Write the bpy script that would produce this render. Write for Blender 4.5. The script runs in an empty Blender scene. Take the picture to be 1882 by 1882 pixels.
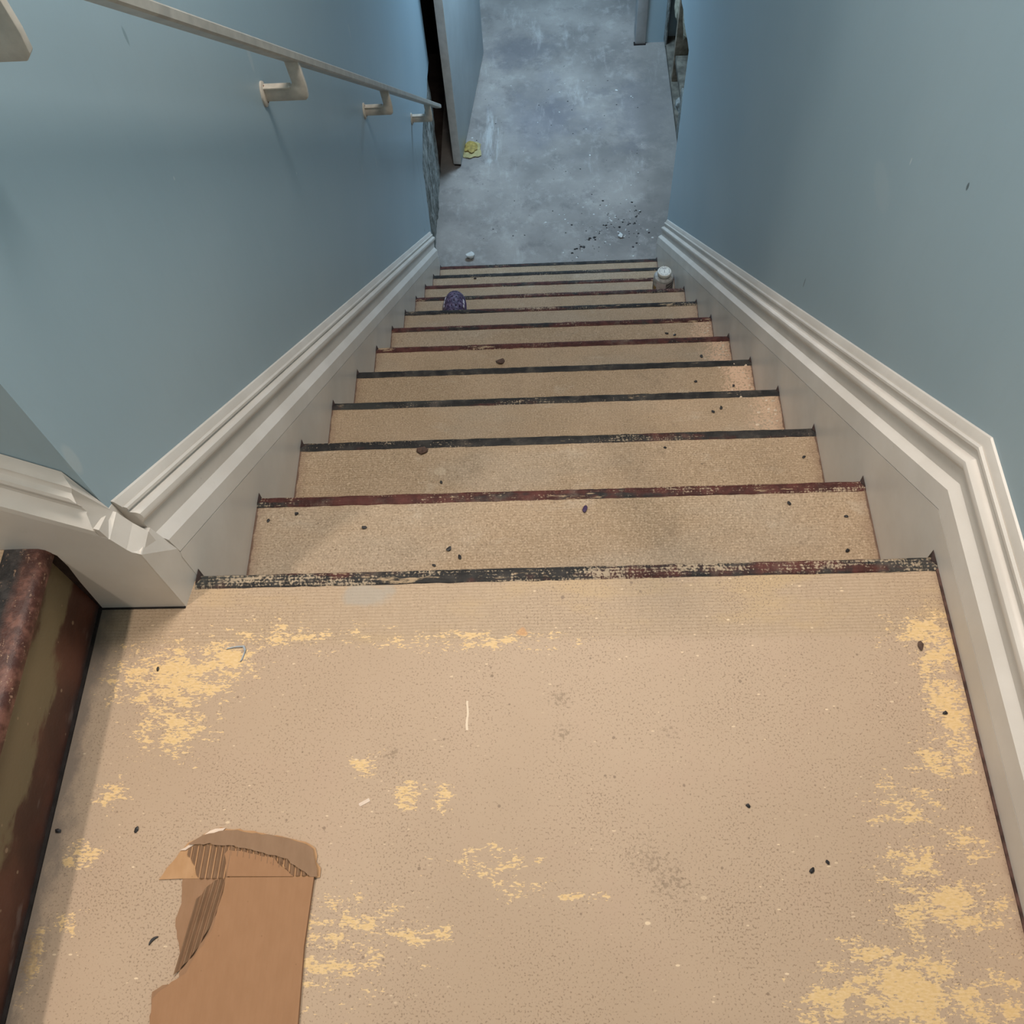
import bpy, bmesh, math, random
from mathutils import Vector, Matrix, noise as mnoise

random.seed(7)
scene = bpy.context.scene
C = scene.collection

# ------------------------------------------------------------------ camera
cam_d = bpy.data.cameras.new('camera')
cam_d.sensor_width = 36.0
cam_d.sensor_fit = 'HORIZONTAL'
cam_d.lens = 36.0 * 1730.0 / 1882.0
cam_d.clip_start = 0.02
cam = bpy.data.objects.new('camera', cam_d)
cam.location = (-0.01146, -0.56687, 1.16276)
cam.rotation_euler = (0.51367, 0.04662, 0.00165)
C.objects.link(cam)
scene.camera = cam

# ------------------------------------------------------------------ world + lamps
world = bpy.data.worlds.new('world')
scene.world = world
world.use_nodes = True
world.node_tree.nodes['Background'].inputs['Color'].default_value = (0.55, 0.62, 0.7, 1)
world.node_tree.nodes['Background'].inputs['Strength'].default_value = 0.03

def area(name, loc, size, energy, color, rot=(0, 0, 0)):
    l = bpy.data.lights.new(name, 'AREA')
    l.shape = 'DISK'
    l.size = size
    l.energy = energy
    l.color = color
    o = bpy.data.objects.new(name, l)
    o.location = loc
    o.rotation_euler = rot
    C.objects.link(o)
    return o

area('flight_ceiling_lamp', (-1.02, -0.50, 2.16), 0.08, 21.0, (1.0, 0.87, 0.74))
area('stairwell_ceiling_lamp', (0.10, 0.70, 2.24), 0.65, 44.0, (1.0, 0.90, 0.81))
area('hall_ceiling_lamp', (0.10, 4.05, -0.08), 0.45, 44.0, (0.56, 0.79, 1.0))

scene.view_settings.view_transform = 'Standard'
scene.view_settings.look = 'None'
scene.view_settings.gamma = 1.0
scene.view_settings.use_curve_mapping = False
scene.view_settings.exposure = 0.0

# ------------------------------------------------------------------ dimensions
W = 1.0106
HW = W / 2
XW = HW + 0.0375          # wall plane distance
H = 0.19
D = 0.23615
SL = H / D
TH = math.atan(SL)
CT = math.cos(TH)
T2 = math.tan(TH / 2)
NSK = 0.0069
Y0 = 0.039
ZF = -12 * H              # lower concrete floor

# ------------------------------------------------------------------ node helper
class N:
    def __init__(self, name, rough=0.6, spec=0.3):
        self.m = bpy.data.materials.new(name)
        self.m.use_nodes = True
        self.t = self.m.node_tree
        self.bsdf = self.t.nodes['Principled BSDF']
        self.bsdf.inputs['Roughness'].default_value = rough
        self.bsdf.inputs['Specular IOR Level'].default_value = spec
        self.tc = self.t.nodes.new('ShaderNodeTexCoord')
        self.obj = self.tc.outputs['Object']
        self.oi = None

    def link(self, a, b):
        self.t.links.new(a, b)

    def put(self, sock, v):
        if hasattr(v, 'is_output'):
            self.link(v, sock)
        elif isinstance(v, (int, float)):
            try:
                sock.default_value = v
            except Exception:
                sock.default_value = (v, v, v)
        else:
            if len(v) == 3 and sock.type == 'RGBA':
                v = (*v, 1)
            sock.default_value = v

    def info(self):
        if not self.oi:
            self.oi = self.t.nodes.new('ShaderNodeObjectInfo')
        return self.oi

    def math(self, op, a, b=0.0, c=0.0, clamp=False):
        n = self.t.nodes.new('ShaderNodeMath')
        n.operation = op
        n.use_clamp = clamp
        for i, v in enumerate((a, b, c)):
            self.put(n.inputs[i], v)
        return n.outputs[0]

    def add(self, a, b): return self.math('ADD', a, b)
    def sub(self, a, b): return self.math('SUBTRACT', a, b)
    def mul(self, a, b): return self.math('MULTIPLY', a, b)
    def mx(self, a, b): return self.math('MAXIMUM', a, b)

    def step(self, v, lo, hi):
        n = self.t.nodes.new('ShaderNodeMapRange')
        n.interpolation_type = 'SMOOTHSTEP'
        n.clamp = True
        self.put(n.inputs['Value'], v)
        self.put(n.inputs['From Min'], lo)
        self.put(n.inputs['From Max'], hi)
        return n.outputs[0]

    def vec(self, scale=(1, 1, 1), loc=(0, 0, 0), src=None, rand=False):
        n = self.t.nodes.new('ShaderNodeMapping')
        self.put(n.inputs['Vector'], src if src is not None else self.obj)
        n.inputs['Scale'].default_value = scale
        n.inputs['Location'].default_value = loc
        out = n.outputs[0]
        if rand:
            r = self.mul(self.info().outputs['Random'], 53.0)
            a = self.t.nodes.new('ShaderNodeVectorMath')
            a.operation = 'ADD'
            self.link(out, a.inputs[0])
            cb = self.t.nodes.new('ShaderNodeCombineXYZ')
            for i in range(3):
                self.link(r, cb.inputs[i])
            self.link(cb.outputs[0], a.inputs[1])
            out = a.outputs[0]
        return out

    def noise(self, vec, scale=5.0, detail=4.0, rough=0.55):
        n = self.t.nodes.new('ShaderNodeTexNoise')
        self.put(n.inputs['Vector'], vec)
        n.inputs['Scale'].default_value = scale
        n.inputs['Detail'].default_value = detail
        n.inputs['Roughness'].default_value = rough
        return n.outputs['Fac']

    def voro(self, vec, scale=5.0, feature='F1', rnd=1.0):
        n = self.t.nodes.new('ShaderNodeTexVoronoi')
        n.feature = feature
        self.put(n.inputs['Vector'], vec)
        n.inputs['Scale'].default_value = scale
        n.inputs['Randomness'].default_value = rnd
        return n.outputs['Distance'], n.outputs['Color'] if 'Color' in n.outputs else None

    def sep(self, vec=None):
        n = self.t.nodes.new('ShaderNodeSeparateXYZ')
        self.put(n.inputs[0], vec if vec is not None else self.obj)
        return n.outputs

    def mix(self, f, a, b, mode='MIX'):
        n = self.t.nodes.new('ShaderNodeMix')
        n.data_type = 'RGBA'
        n.blend_type = mode
        self.put(n.inputs['Factor'], f)
        self.put(n.inputs[6], a)
        self.put(n.inputs[7], b)
        return n.outputs[2]

    def dots(self, vec, scale, radius, keep, rnd=1.0):
        """sparse round specks: voronoi cells, only some of them kept"""
        d, c = self.voro(vec, scale, rnd=rnd)
        s = self.t.nodes.new('ShaderNodeSeparateColor')
        self.link(c, s.inputs[0])
        m = self.math('LESS_THAN', s.outputs[0], keep)
        rad = self.mul(s.outputs[1], radius)
        inside = self.step(self.sub(rad, d), 0.0, radius * 0.35)
        return self.mul(m, inside)

    def blob(self, x, y, cx, cy, rx, ry):
        """1 at the centre of an ellipse, 0 at its rim, negative outside"""
        a = self.math('DIVIDE', self.sub(x, cx), rx)
        b = self.math('DIVIDE', self.sub(y, cy), ry)
        return self.sub(1.0, self.math('SQRT', self.add(self.mul(a, a), self.mul(b, b))))

    def attr(self, name):
        a = self.t.nodes.new('ShaderNodeAttribute')
        a.attribute_type = 'GEOMETRY'
        a.attribute_name = name
        return a.outputs['Fac']

    def color(self, c): self.put(self.bsdf.inputs['Base Color'], c)

    def bump(self, h, strength=0.3, dist=0.002):
        n = self.t.nodes.new('ShaderNodeBump')
        n.inputs['Strength'].default_value = strength
        n.inputs['Distance'].default_value = dist
        self.put(n.inputs['Height'], h)
        self.link(n.outputs[0], self.bsdf.inputs['Normal'])

# ------------------------------------------------------------------ materials
M = {}

def simple(key, col, rough=0.6, var=0.12, scale=30.0, bump=0.0, spec=0.3):
    n = N(key, rough, spec)
    f = n.noise(n.vec(), scale, 4)
    dark = tuple(c * (1 - var) for c in col)
    light = tuple(min(1, c * (1 + var)) for c in col)
    n.color(n.mix(n.step(f, 0.3, 0.7), dark, light))
    if bump:
        n.bump(f, bump, 0.003)
    M[key] = n.m
    return n

def m_wall():
    n = N('blue_wall_paint', 0.42, 0.35)
    v = n.vec()
    a = n.noise(v, 1.6, 3)
    col = n.mix(n.step(a, 0.3, 0.7), (0.318, 0.430, 0.492), (0.350, 0.458, 0.515))
    fine = n.noise(n.vec((60, 60, 14)), 1.0, 3)
    col = n.mix(n.mul(n.step(fine, 0.45, 0.8), 0.10), col, (0.28, 0.375, 0.42))
    scuff = n.dots(n.vec((1, 1.0, 0.35)), 9.0, 0.10, 0.16)
    col = n.mix(n.mul(scuff, 0.35), col, (0.5, 0.55, 0.55))
    dk = n.dots(n.vec((1, 1.0, 0.5), (3, 5, 2)), 7.0, 0.045, 0.2)
    col = n.mix(n.mul(dk, 0.7), col, (0.07, 0.10, 0.12))
    # single marks: scrapes and nicks on either stairwell wall, and a hairline crack down the left one
    sx = n.sep()
    x, y, z = sx[0], sx[1], sx[2]
    right = n.math('GREATER_THAN', x, 0.5)
    left = n.math('LESS_THAN', x, -0.5)
    for side, cy, cz, ry, rz_, c, a in ((right, 0.857, -0.385, 0.0022, 0.016, (0.06, 0.08, 0.09), 0.8), (right, 0.411, 0.272, 0.0035, 0.008, (0.06, 0.08, 0.09), 0.8),
                                        (right, 0.594, 0.157, 0.002, 0.008, (0.62, 0.66, 0.66), 0.7), (right, 0.66, 0.05, 0.06, 0.035, (0.40, 0.49, 0.53), 0.35),
                                        (left, 0.556, 0.437, 0.004, 0.016, (0.16, 0.24, 0.27), 0.6), (left, 0.516, 0.243, 0.0018, 0.004, (0.62, 0.66, 0.66), 0.7), (left, 1.063, -0.22, 0.0025, 0.004, (0.62, 0.66, 0.66), 0.7)):
        b = n.step(n.add(n.blob(y, z, cy, cz, ry, rz_), n.mul(n.sub(n.noise(v, 60.0, 3), 0.5), 0.6)), 0.0, 0.35)
        col = n.mix(n.mul(n.mul(b, side), a), col, c)
    crk = n.mul(n.math('LESS_THAN', n.math('ABSOLUTE', n.add(n.sub(y, 2.672), n.mul(n.noise(n.vec((1, 1, 9)), 1.0, 3), 0.02))), 0.0016), n.math('LESS_THAN', z, -1.385))
    col = n.mix(n.mul(n.mul(crk, left), 0.7), col, (0.10, 0.16, 0.19))
    n.color(col)
    n.bump(n.noise(v, 130.0, 2), 0.06, 0.002)
    M['wall'] = n.m
m_wall()

def m_trim():
    n = N('white_trim_paint', 0.38, 0.4)
    v = n.vec()
    a = n.noise(v, 7.0, 5)
    col = n.mix(n.step(a, 0.35, 0.7), (0.60, 0.555, 0.50), (0.67, 0.625, 0.57))
    d = n.dots(v, 38.0, 0.14, 0.05)
    col = n.mix(n.mul(d, 0.55), col, (0.28, 0.2, 0.15))
    s = n.noise(n.vec((60, 60, 60)), 1.0, 6, 0.7)
    col = n.mix(n.mul(n.step(s, 0.62, 0.8), 0.3), col, (0.36, 0.31, 0.27))
    n.color(col)
    n.bump(n.noise(v, 70.0, 3), 0.10, 0.002)
    M['trim'] = n.m
m_trim()

def ridges(n, v_rand, x, y, period):
    """rows of short raised ribs running across the tread"""
    wob = n.mul(n.noise(n.vec((25, 60, 1)), 1.0, 2), 0.004)
    row = n.math('SINE', n.mul(n.add(y, wob), 2 * math.pi / period))
    col = n.noise(n.vec((240, 40, 1)), 1.0, 2)
    return n.add(n.mul(row, 0.45), n.mul(n.sub(col, 0.5), 1.6))

LANDING_BLOBS = [  # x, y, rx, ry, strength
    (-0.512, -0.150, 0.095, 0.055, 1.0), (-0.450, -0.125, 0.06, 0.035, 1.0), (-0.498, -0.215, 0.055, 0.045, 0.9),
    (-0.559, -0.300, 0.025, 0.022, 0.75), (-0.584, -0.372, 0.025, 0.022, 0.9), (-0.585, -0.45, 0.02, 0.02, 0.75),
    (-0.615, -0.485, 0.014, 0.045, 1.0), (-0.37, -0.095, 0.13, 0.022, 0.62),
    (0.488, -0.125, 0.045, 0.06, 1.0), (0.470, -0.100, 0.06, 0.03, 0.8), (0.478, -0.203, 0.035, 0.07, 1.05),
    (0.455, -0.268, 0.04, 0.035, 0.85), (0.40, -0.320, 0.05, 0.035, 0.62), (0.425, -0.432, 0.075, 0.034, 1.0),
    (0.404, -0.385, 0.05, 0.035, 0.72), (0.462, -0.365, 0.03, 0.02, 0.8), (0.365, -0.515, 0.085, 0.05, 1.1),
    (0.280, -0.530, 0.045, 0.035, 0.95), (0.325, -0.480, 0.035, 0.018, 0.9), (0.420, -0.53, 0.06, 0.035, 0.8),
    (0.469, -0.53, 0.03, 0.05, 0.7), (-0.250, -0.265, 0.024, 0.018, 0.85), (-0.190, -0.303, 0.032, 0.02, 0.8),
    (-0.153, -0.306, 0.02, 0.018, 0.8), (-0.086, -0.385, 0.05, 0.022, 0.72), (-0.063, -0.418, 0.04, 0.008, 0.9),
    (-0.004, -0.421, 0.05, 0.007, 0.9), (-0.254, -0.444, 0.07, 0.03, 0.66), (-0.178, -0.458, 0.06, 0.01, 0.85),
    (-0.28, -0.49, 0.09, 0.04, 0.6), (-0.12, -0.105, 0.16, 0.014, 0.75),
]

SMUDGES = ((-0.005, -0.185, 0.03), (-0.002, -0.228, 0.028), (0.129, -0.233, 0.025), (0.095, -0.38, 0.04),
           (0.116, -0.404, 0.045), (0.071, -0.374, 0.02), (-0.215, -0.255, 0.02))

def wear_at(x, y):
    return 1 + max(st * max(-1.0, 1 - math.hypot((x - cx) / (rx * 1.25), (y - cy) / (ry * 1.25))) for cx, cy, rx, ry, st in LANDING_BLOBS)

def smudge_at(x, y):
    return 1 + max(max(-1.0, 1 - math.hypot(x - cx, y - cy) / r) for cx, cy, r in SMUDGES)

def m_landing():
    n = N('worn_beige_landing_paint', 0.55, 0.3)
    s = n.sep()
    x, y = s[0], s[1]
    v = n.vec()
    big = n.noise(v, 2.5, 4)
    col = n.mix(n.step(big, 0.3, 0.7), (0.438, 0.316, 0.216), (0.482, 0.350, 0.243))
    col = n.mix(n.mul(n.step(n.noise(v, 9.0, 5), 0.5, 0.75), 0.35), col, (0.46, 0.315, 0.225))
    # front strip with the ribbed cover showing through
    front = n.step(n.add(y, n.mul(n.sub(n.noise(v, 14.0, 3), 0.5), 0.02)), -0.112, -0.096)
    rib = ridges(n, None, x, y, 0.0046)
    fcol = n.mix(n.step(n.add(rib, n.mul(n.noise(v, 260.0, 2), 1.4)), 0.3, 1.3), (0.365, 0.262, 0.165), (0.475, 0.350, 0.235))
    fcol = n.mix(n.mul(n.step(n.noise(n.vec((5, 16, 1)), 1.0, 5), 0.48, 0.68), 0.6), fcol, (0.52, 0.355, 0.155))
    col = n.mix(n.mul(front, 0.62), col, fcol)
    # specks of grime
    g = n.noise(n.vec((1, 1, 1)), 420.0, 2)
    patch = n.noise(v, 6.0, 3)
    col = n.mix(n.mul(n.step(n.add(g, n.mul(patch, 0.22)), 0.685, 0.77), 0.8), col, (0.25, 0.17, 0.11))
    d1 = n.dots(v, 85.0, 0.22, 0.16)
    col = n.mix(n.mul(d1, 0.75), col, (0.22, 0.15, 0.10))
    d2 = n.dots(n.vec((1, 1, 1), (2, 7, 1)), 24.0, 0.08, 0.12)
    col = n.mix(n.mul(d2, 0.7), col, (0.20, 0.14, 0.10))
    # dark smudges
    sm = n.sub(n.attr('smudge'), 1.0)
    smn = n.add(n.mul(n.mx(sm, -0.6), 0.22), n.noise(v, 170.0, 4, 0.7))
    col = n.mix(n.mul(n.step(smn, 0.64, 0.76), 0.65), col, (0.24, 0.17, 0.11))
    # paint worn through to the yellow layer
    w = n.sub(n.attr('wear'), 1.0)
    n1 = n.noise(n.vec((38, 70, 1)), 1.0, 6, 0.68)
    n2 = n.noise(n.vec((170, 420, 1)), 1.0, 2, 0.6)
    fld = n.add(n.add(n.mul(w, 0.50), n.mul(n.sub(n1, 0.5), 1.7)), n.mul(n.sub(n2, 0.5), 1.0))
    worn = n.step(fld, 0.27, 0.30)
    chips = n.dots(n.vec((1, 1.7, 1), (1, 3, 0)), 46.0, 0.20, 0.075)
    chips2 = n.dots(n.vec((1, 2.2, 1), (5, 3, 0)), 110.0, 0.34, 0.09)
    chipf = n.mul(n.mx(chips, chips2), n.step(n.noise(v, 5.0, 2), 0.35, 0.6))
    ycol = n.mix(n.step(n2, 0.35, 0.7), (0.66, 0.445, 0.205), (0.72, 0.515, 0.28))
    col = n.mix(worn, col, ycol)
    col = n.mix(n.mul(chipf, 0.85), col, (0.78, 0.60, 0.40))
    # stained edge along the skirting and along the riser
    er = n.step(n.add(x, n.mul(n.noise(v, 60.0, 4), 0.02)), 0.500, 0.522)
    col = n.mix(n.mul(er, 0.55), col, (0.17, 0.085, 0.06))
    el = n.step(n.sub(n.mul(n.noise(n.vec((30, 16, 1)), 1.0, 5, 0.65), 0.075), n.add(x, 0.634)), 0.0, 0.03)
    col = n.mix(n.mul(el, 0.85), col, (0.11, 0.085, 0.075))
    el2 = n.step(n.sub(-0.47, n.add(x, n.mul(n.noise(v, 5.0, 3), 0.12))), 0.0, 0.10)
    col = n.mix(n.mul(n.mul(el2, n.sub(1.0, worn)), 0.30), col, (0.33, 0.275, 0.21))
    # greyer spot beside the nosing
    gb = n.add(n.blob(x, y, -0.262, -0.034, 0.055, 0.030), n.mul(n.sub(n.noise(v, 30.0, 4), 0.5), 1.0))
    col = n.mix(n.mul(n.step(gb, 0.25, 0.6), 0.6), col, (0.36, 0.33, 0.285))
    # orange stain
    og = n.add(n.blob(x, y, -0.053, -0.093, 0.012, 0.010), n.mul(n.sub(n.noise(v, 90.0, 4), 0.5), 1.4))
    col = n.mix(n.mul(n.step(og, 0.3, 0.6), 0.7), col, (0.56, 0.29, 0.12))
    # scratch
    sc = n.mul(n.math('LESS_THAN', n.math('ABSOLUTE', n.add(n.add(x, 0.121), n.mul(n.noise(v, 60.0, 1), 0.004))), 0.0013),
               n.math('LESS_THAN', n.math('ABSOLUTE', n.add(y, 0.205)), 0.019))
    col = n.mix(n.mul(sc, 0.8), col, (0.80, 0.66, 0.50))
    n.color(col)
    h = n.add(n.mul(n.mul(rib, front), 0.25), n.sub(n.mul(n.noise(v, 300.0, 2), 0.35), n.mul(worn, 0.35)))
    n.bump(h, 0.25, 0.0012)
    M['landing'] = n.m
m_landing()

def m_tread():
    n = N('ribbed_tan_tread', 0.62, 0.25)
    s = n.sep()
    x, y = s[0], s[1]
    v = n.vec(rand=True)
    rib = ridges(n, None, x, y, 0.0048)
    col = n.mix(n.step(n.noise(v, 4.0, 4), 0.3, 0.7), (0.335, 0.240, 0.150), (0.400, 0.290, 0.190))
    rr = n.add(rib, n.mul(n.sub(n.noise(v, 240.0, 2), 0.5), 2.4))
    amp = n.step(n.noise(v, 3.0, 2), 0.3, 0.6)
    col = n.mix(n.mul(n.step(rr, 0.1, 1.1), n.add(n.mul(amp, 0.5), 0.25)), col, (0.545, 0.405, 0.275))
    col = n.mix(n.mul(n.step(rr, 0.2, -1.2), 0.30), col, (0.235, 0.160, 0.095))
    grey = n.noise(n.vec((2.2, 5, 1), rand=True), 1.0, 3)
    col = n.mix(n.mul(n.step(grey, 0.46, 0.66), 0.42), col, (0.36, 0.31, 0.245))
    blot = n.noise(v, 11.0, 6, 0.68)
    col = n.mix(n.mul(n.step(blot, 0.54, 0.70), 0.38), col, (0.235, 0.175, 0.115))
    pale = n.noise(n.vec((9, 16, 1), (3, 1, 5), rand=True), 1.0, 6, 0.72)
    col = n.mix(n.mul(n.step(pale, 0.57, 0.70), 0.40), col, (0.50, 0.42, 0.325))
    gr = n.noise(v, 330.0, 3, 0.7)
    col = n.mix(n.mul(n.step(gr, 0.53, 0.66), 0.62), col, (0.60, 0.46, 0.33))
    col = n.mix(n.mul(n.step(gr, 0.46, 0.33), 0.70), col, (0.175, 0.118, 0.07))
    gr2 = n.noise(v, 95.0, 4, 0.75)
    col = n.mix(n.mul(n.step(gr2, 0.56, 0.70), 0.35), col, (0.19, 0.14, 0.095))
    st = n.dots(n.vec((1, 1.2, 1), rand=True), 13.0, 0.22, 0.30)
    stn = n.step(n.add(st, n.sub(n.noise(v, 90.0, 3), 0.5)), 0.55, 0.8)
    col = n.mix(n.mul(stn, 0.28), col, (0.60, 0.49, 0.36))
    sp = n.dots(n.vec((1, 1, 1), (9, 2, 1), rand=True), 60.0, 0.17, 0.10)
    col = n.mix(n.mul(sp, 0.8), col, (0.17, 0.12, 0.08))
    # flaked paint towards the right skirting
    oc = n.t.nodes.new('ShaderNodeSeparateColor')
    n.link(n.info().outputs['Color'], oc.inputs[0])
    fx = n.step(n.add(x, n.mul(n.noise(v, 14.0, 3), 0.10)), 0.44, 0.52)
    fl = n.step(n.add(n.noise(v, 190.0, 2), n.mul(fx, 0.18)), 0.56, 0.66)
    col = n.mix(n.mul(n.mul(fl, fx), oc.outputs[2]), col, (0.62, 0.42, 0.29))
    # soiled edges by the skirtings
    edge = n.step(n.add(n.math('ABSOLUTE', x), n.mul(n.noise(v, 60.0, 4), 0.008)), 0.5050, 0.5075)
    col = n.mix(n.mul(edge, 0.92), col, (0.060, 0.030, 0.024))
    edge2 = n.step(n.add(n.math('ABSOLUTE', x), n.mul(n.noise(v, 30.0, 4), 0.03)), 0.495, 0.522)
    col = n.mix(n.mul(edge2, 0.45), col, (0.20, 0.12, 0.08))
    n.color(col)
    n.bump(rr, 0.22, 0.0012)
    M['tread'] = n.m
m_tread()

def m_nosing():
    # object colour: R = share of red, G = wear, B spare
    n = N('painted_nosing_grip', 0.62, 0.2)
    s = n.sep()
    x, y = s[0], s[1]
    v = n.vec(rand=True)
    oc = n.t.nodes.new('ShaderNodeSeparateColor')
    n.link(n.info().outputs['Color'], oc.inputs[0])
    red, wear = oc.outputs[0], oc.outputs[1]
    a = n.noise(n.vec((4, 25, 1), rand=True), 1.0, 4)
    isred = n.step(n.add(n.add(a, n.mul(n.noise(v, 45.0, 4), 0.35)), n.mul(n.sub(red, 0.5), 0.55)), 0.60, 0.74)
    black = n.mix(n.step(n.noise(v, 30.0, 3), 0.4, 0.7), (0.018, 0.017, 0.017), (0.048, 0.043, 0.039))
    redc = n.mix(n.step(n.noise(v, 40.0, 4), 0.35, 0.7), (0.050, 0.016, 0.013), (0.105, 0.034, 0.027))
    col = n.mix(isred, black, redc)
    rib = n.add(n.mul(n.sub(n.noise(n.vec((260, 60, 60), rand=True), 1.0, 2), 0.5), 2.2), n.mul(n.math('SINE', n.mul(y, 2 * math.pi / 0.0048)), 0.25))
    w1 = n.add(n.mul(n.noise(n.vec((7, 40, 1), rand=True), 1.0, 5, 0.65), 1.2), n.mul(wear, 0.75))
    fleck = n.step(n.add(n.add(w1, n.mul(rib, 0.20)), n.mul(n.noise(v, 330.0, 2), 0.7)), 1.42, 1.62)
    col = n.mix(n.mul(fleck, 0.85), col, (0.46, 0.36, 0.25))
    pat = n.step(n.add(n.noise(n.vec((11, 60, 1), (4, 4, 4), rand=True), 1.0, 5, 0.7), n.mul(wear, 0.12)), 0.66, 0.72)
    col = n.mix(n.mul(pat, 0.85), col, (0.44, 0.32, 0.20))
    green = n.step(n.noise(n.vec((3, 9, 1), (7, 1, 3), rand=True), 1.0, 2), 0.58, 0.66)
    col = n.mix(n.mul(green, 0.30), col, (0.070, 0.075, 0.066))
    col = n.mix(n.mul(n.step(n.noise(v, 22.0, 5, 0.7), 0.52, 0.75), 0.4), col, (0.19, 0.15, 0.12))
    n.color(col)
    n.bump(n.add(rib, n.mul(n.noise(v, 200.0, 2), 1.5)), 0.35, 0.0012)
    M['nosing'] = n.m
m_nosing()

def m_nosing_upper():
    n = N('painted_upper_nosing', 0.45, 0.4)
    s = n.sep()
    x, y = s[0], s[1]
    v = n.vec()
    edge = n.add(n.math('MODULO', n.add(x, 0.9), 0.225), n.mul(n.sub(n.noise(n.vec((60, 9, 60)), 1.0, 4), 0.5), 0.014))
    black = n.mix(n.step(n.noise(v, 60.0, 4), 0.4, 0.7), (0.020, 0.019, 0.020), (0.060, 0.052, 0.050))
    red = n.mix(n.step(n.noise(v, 70.0, 5), 0.4, 0.65), (0.060, 0.020, 0.014), (0.165, 0.070, 0.050))
    col = n.mix(n.step(n.math('MODULO', n.add(edge, 0.05), 0.225), 0.030, 0.042), black, red)
    fl = n.add(n.noise(n.vec((120, 40, 120)), 1.0, 5, 0.7), n.mul(n.noise(v, 320.0, 2), 0.5))
    col = n.mix(n.mul(n.step(fl, 0.86, 0.98), 0.75), col, (0.42, 0.27, 0.18))
    n.color(col)
    n.bump(n.noise(v, 220.0, 4, 0.7), 0.4, 0.002)
    M['nosing_upper'] = n.m
m_nosing_upper()

def m_riser_red():
    n = N('dark_red_riser_paint', 0.42, 0.4)
    v = n.vec()
    s = n.sep()
    y, z = s[1], s[2]
    col = n.mix(n.step(n.noise(v, 12.0, 5), 0.35, 0.7), (0.050, 0.018, 0.012), (0.105, 0.038, 0.024))
    ol = n.add(n.blob(y, z, 0.30, 0.112, 0.30, 0.055), n.mul(n.sub(n.noise(n.vec((1, 9, 24)), 1.0, 5, 0.65), 0.5), 1.5))
    col = n.mix(n.mul(n.step(ol, 0.15, 0.4), 0.85), col, (0.175, 0.140, 0.078))
    fl = n.dots(v, 70.0, 0.25, 0.10)
    col = n.mix(n.mul(fl, 0.6), col, (0.34, 0.24, 0.16))
    low = n.step(n.add(z, n.mul(n.noise(v, 40.0, 4), 0.03)), 0.034, 0.012)
    col = n.mix(n.mul(low, 0.8), col, (0.045, 0.040, 0.040))
    pk = n.step(n.add(n.mul(n.step(z, 0.020, 0.06), -0.2), n.noise(n.vec((1, 14, 40)), 1.0, 5)), 0.60, 0.70)
    col = n.mix(n.mul(pk, 0.35), col, (0.24, 0.19, 0.17))
    n.color(col)
    n.bump(n.noise(v, 120.0, 3), 0.2, 0.002)
    M['riser_red'] = n.m
m_riser_red()

def m_concrete():
    n = N('mottled_grey_concrete', 0.7, 0.25)
    v = n.vec()
    s = n.sep()
    x, y = s[0], s[1]
    col = n.mix(n.step(n.noise(v, 2.2, 5), 0.32, 0.68), (0.190, 0.178, 0.170), (0.335, 0.312, 0.290))
    col = n.mix(n.mul(n.step(n.noise(v, 13.0, 7, 0.72), 0.50, 0.68), 0.45), col, (0.44, 0.42, 0.395))
    col = n.mix(n.mul(n.step(n.noise(n.vec((1, 1, 1), (4, 9, 0)), 7.0, 7, 0.75), 0.52, 0.68), 0.5), col, (0.150, 0.138, 0.138))
    lil = n.add(n.blob(x, y, 0.02, 3.85, 0.42, 0.55), n.mul(n.sub(n.noise(v, 5.0, 4), 0.5), 1.6))
    col = n.mix(n.mul(n.step(lil, 0.2, 0.9), 0.55), col, (0.155, 0.155, 0.185))
    dk = n.add(n.mx(n.blob(x, y, -0.15, 4.45, 0.35, 0.25), n.blob(x, y, 0.52, 3.9, 0.25, 0.55)), n.mul(n.sub(n.noise(v, 9.0, 6, 0.7), 0.5), 1.7))
    col = n.mix(n.mul(n.step(dk, 0.15, 0.75), 0.5), col, (0.135, 0.135, 0.155))
    wh = n.noise(n.vec((9, 2.2, 1)), 1.0, 6, 0.7)
    col = n.mix(n.mul(n.step(wh, 0.56, 0.74), 0.45), col, (0.55, 0.54, 0.52))
    ws = n.add(n.mx(n.blob(x, y, -0.30, 3.72, 0.07, 0.33), n.blob(x, y, -0.29, 3.53, 0.05, 0.04)), n.mul(n.sub(n.noise(n.vec((34, 4, 1)), 1.0, 6, 0.7), 0.5), 3.4))
    col = n.mix(n.mul(n.step(ws, 0.3, 1.1), 0.5), col, (0.55, 0.57, 0.57))
    p = n.noise(v, 60.0, 4, 0.7)
    col = n.mix(n.mul(n.step(p, 0.56, 0.75), 0.3), col, (0.17, 0.17, 0.175))
    d = n.dots(v, 26.0, 0.10, 0.12)
    col = n.mix(n.mul(d, 0.8), col, (0.06, 0.06, 0.06))
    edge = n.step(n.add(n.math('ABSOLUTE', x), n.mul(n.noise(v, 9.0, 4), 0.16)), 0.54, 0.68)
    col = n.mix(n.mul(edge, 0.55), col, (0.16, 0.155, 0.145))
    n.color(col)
    n.bump(n.add(n.noise(v, 40.0, 5, 0.7), n.noise(v, 5.0, 3)), 0.3, 0.004)
    M['concrete'] = n.m
m_concrete()

def m_plaster():
    n = N('crumbling_grey_plaster', 0.9, 0.1)
    v = n.vec()
    a = n.noise(n.vec((8, 13, 8)), 1.0, 7, 0.8)
    col = n.mix(n.step(a, 0.35, 0.65), (0.10, 0.105, 0.095), (0.36, 0.375, 0.36))
    b = n.noise(v, 30.0, 4)
    col = n.mix(n.mul(n.step(b, 0.55, 0.7), 0.6), col, (0.55, 0.57, 0.56))
    n.color(col)
    n.bump(a, 0.8, 0.012)
    M['plaster'] = n.m
m_plaster()

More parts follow.
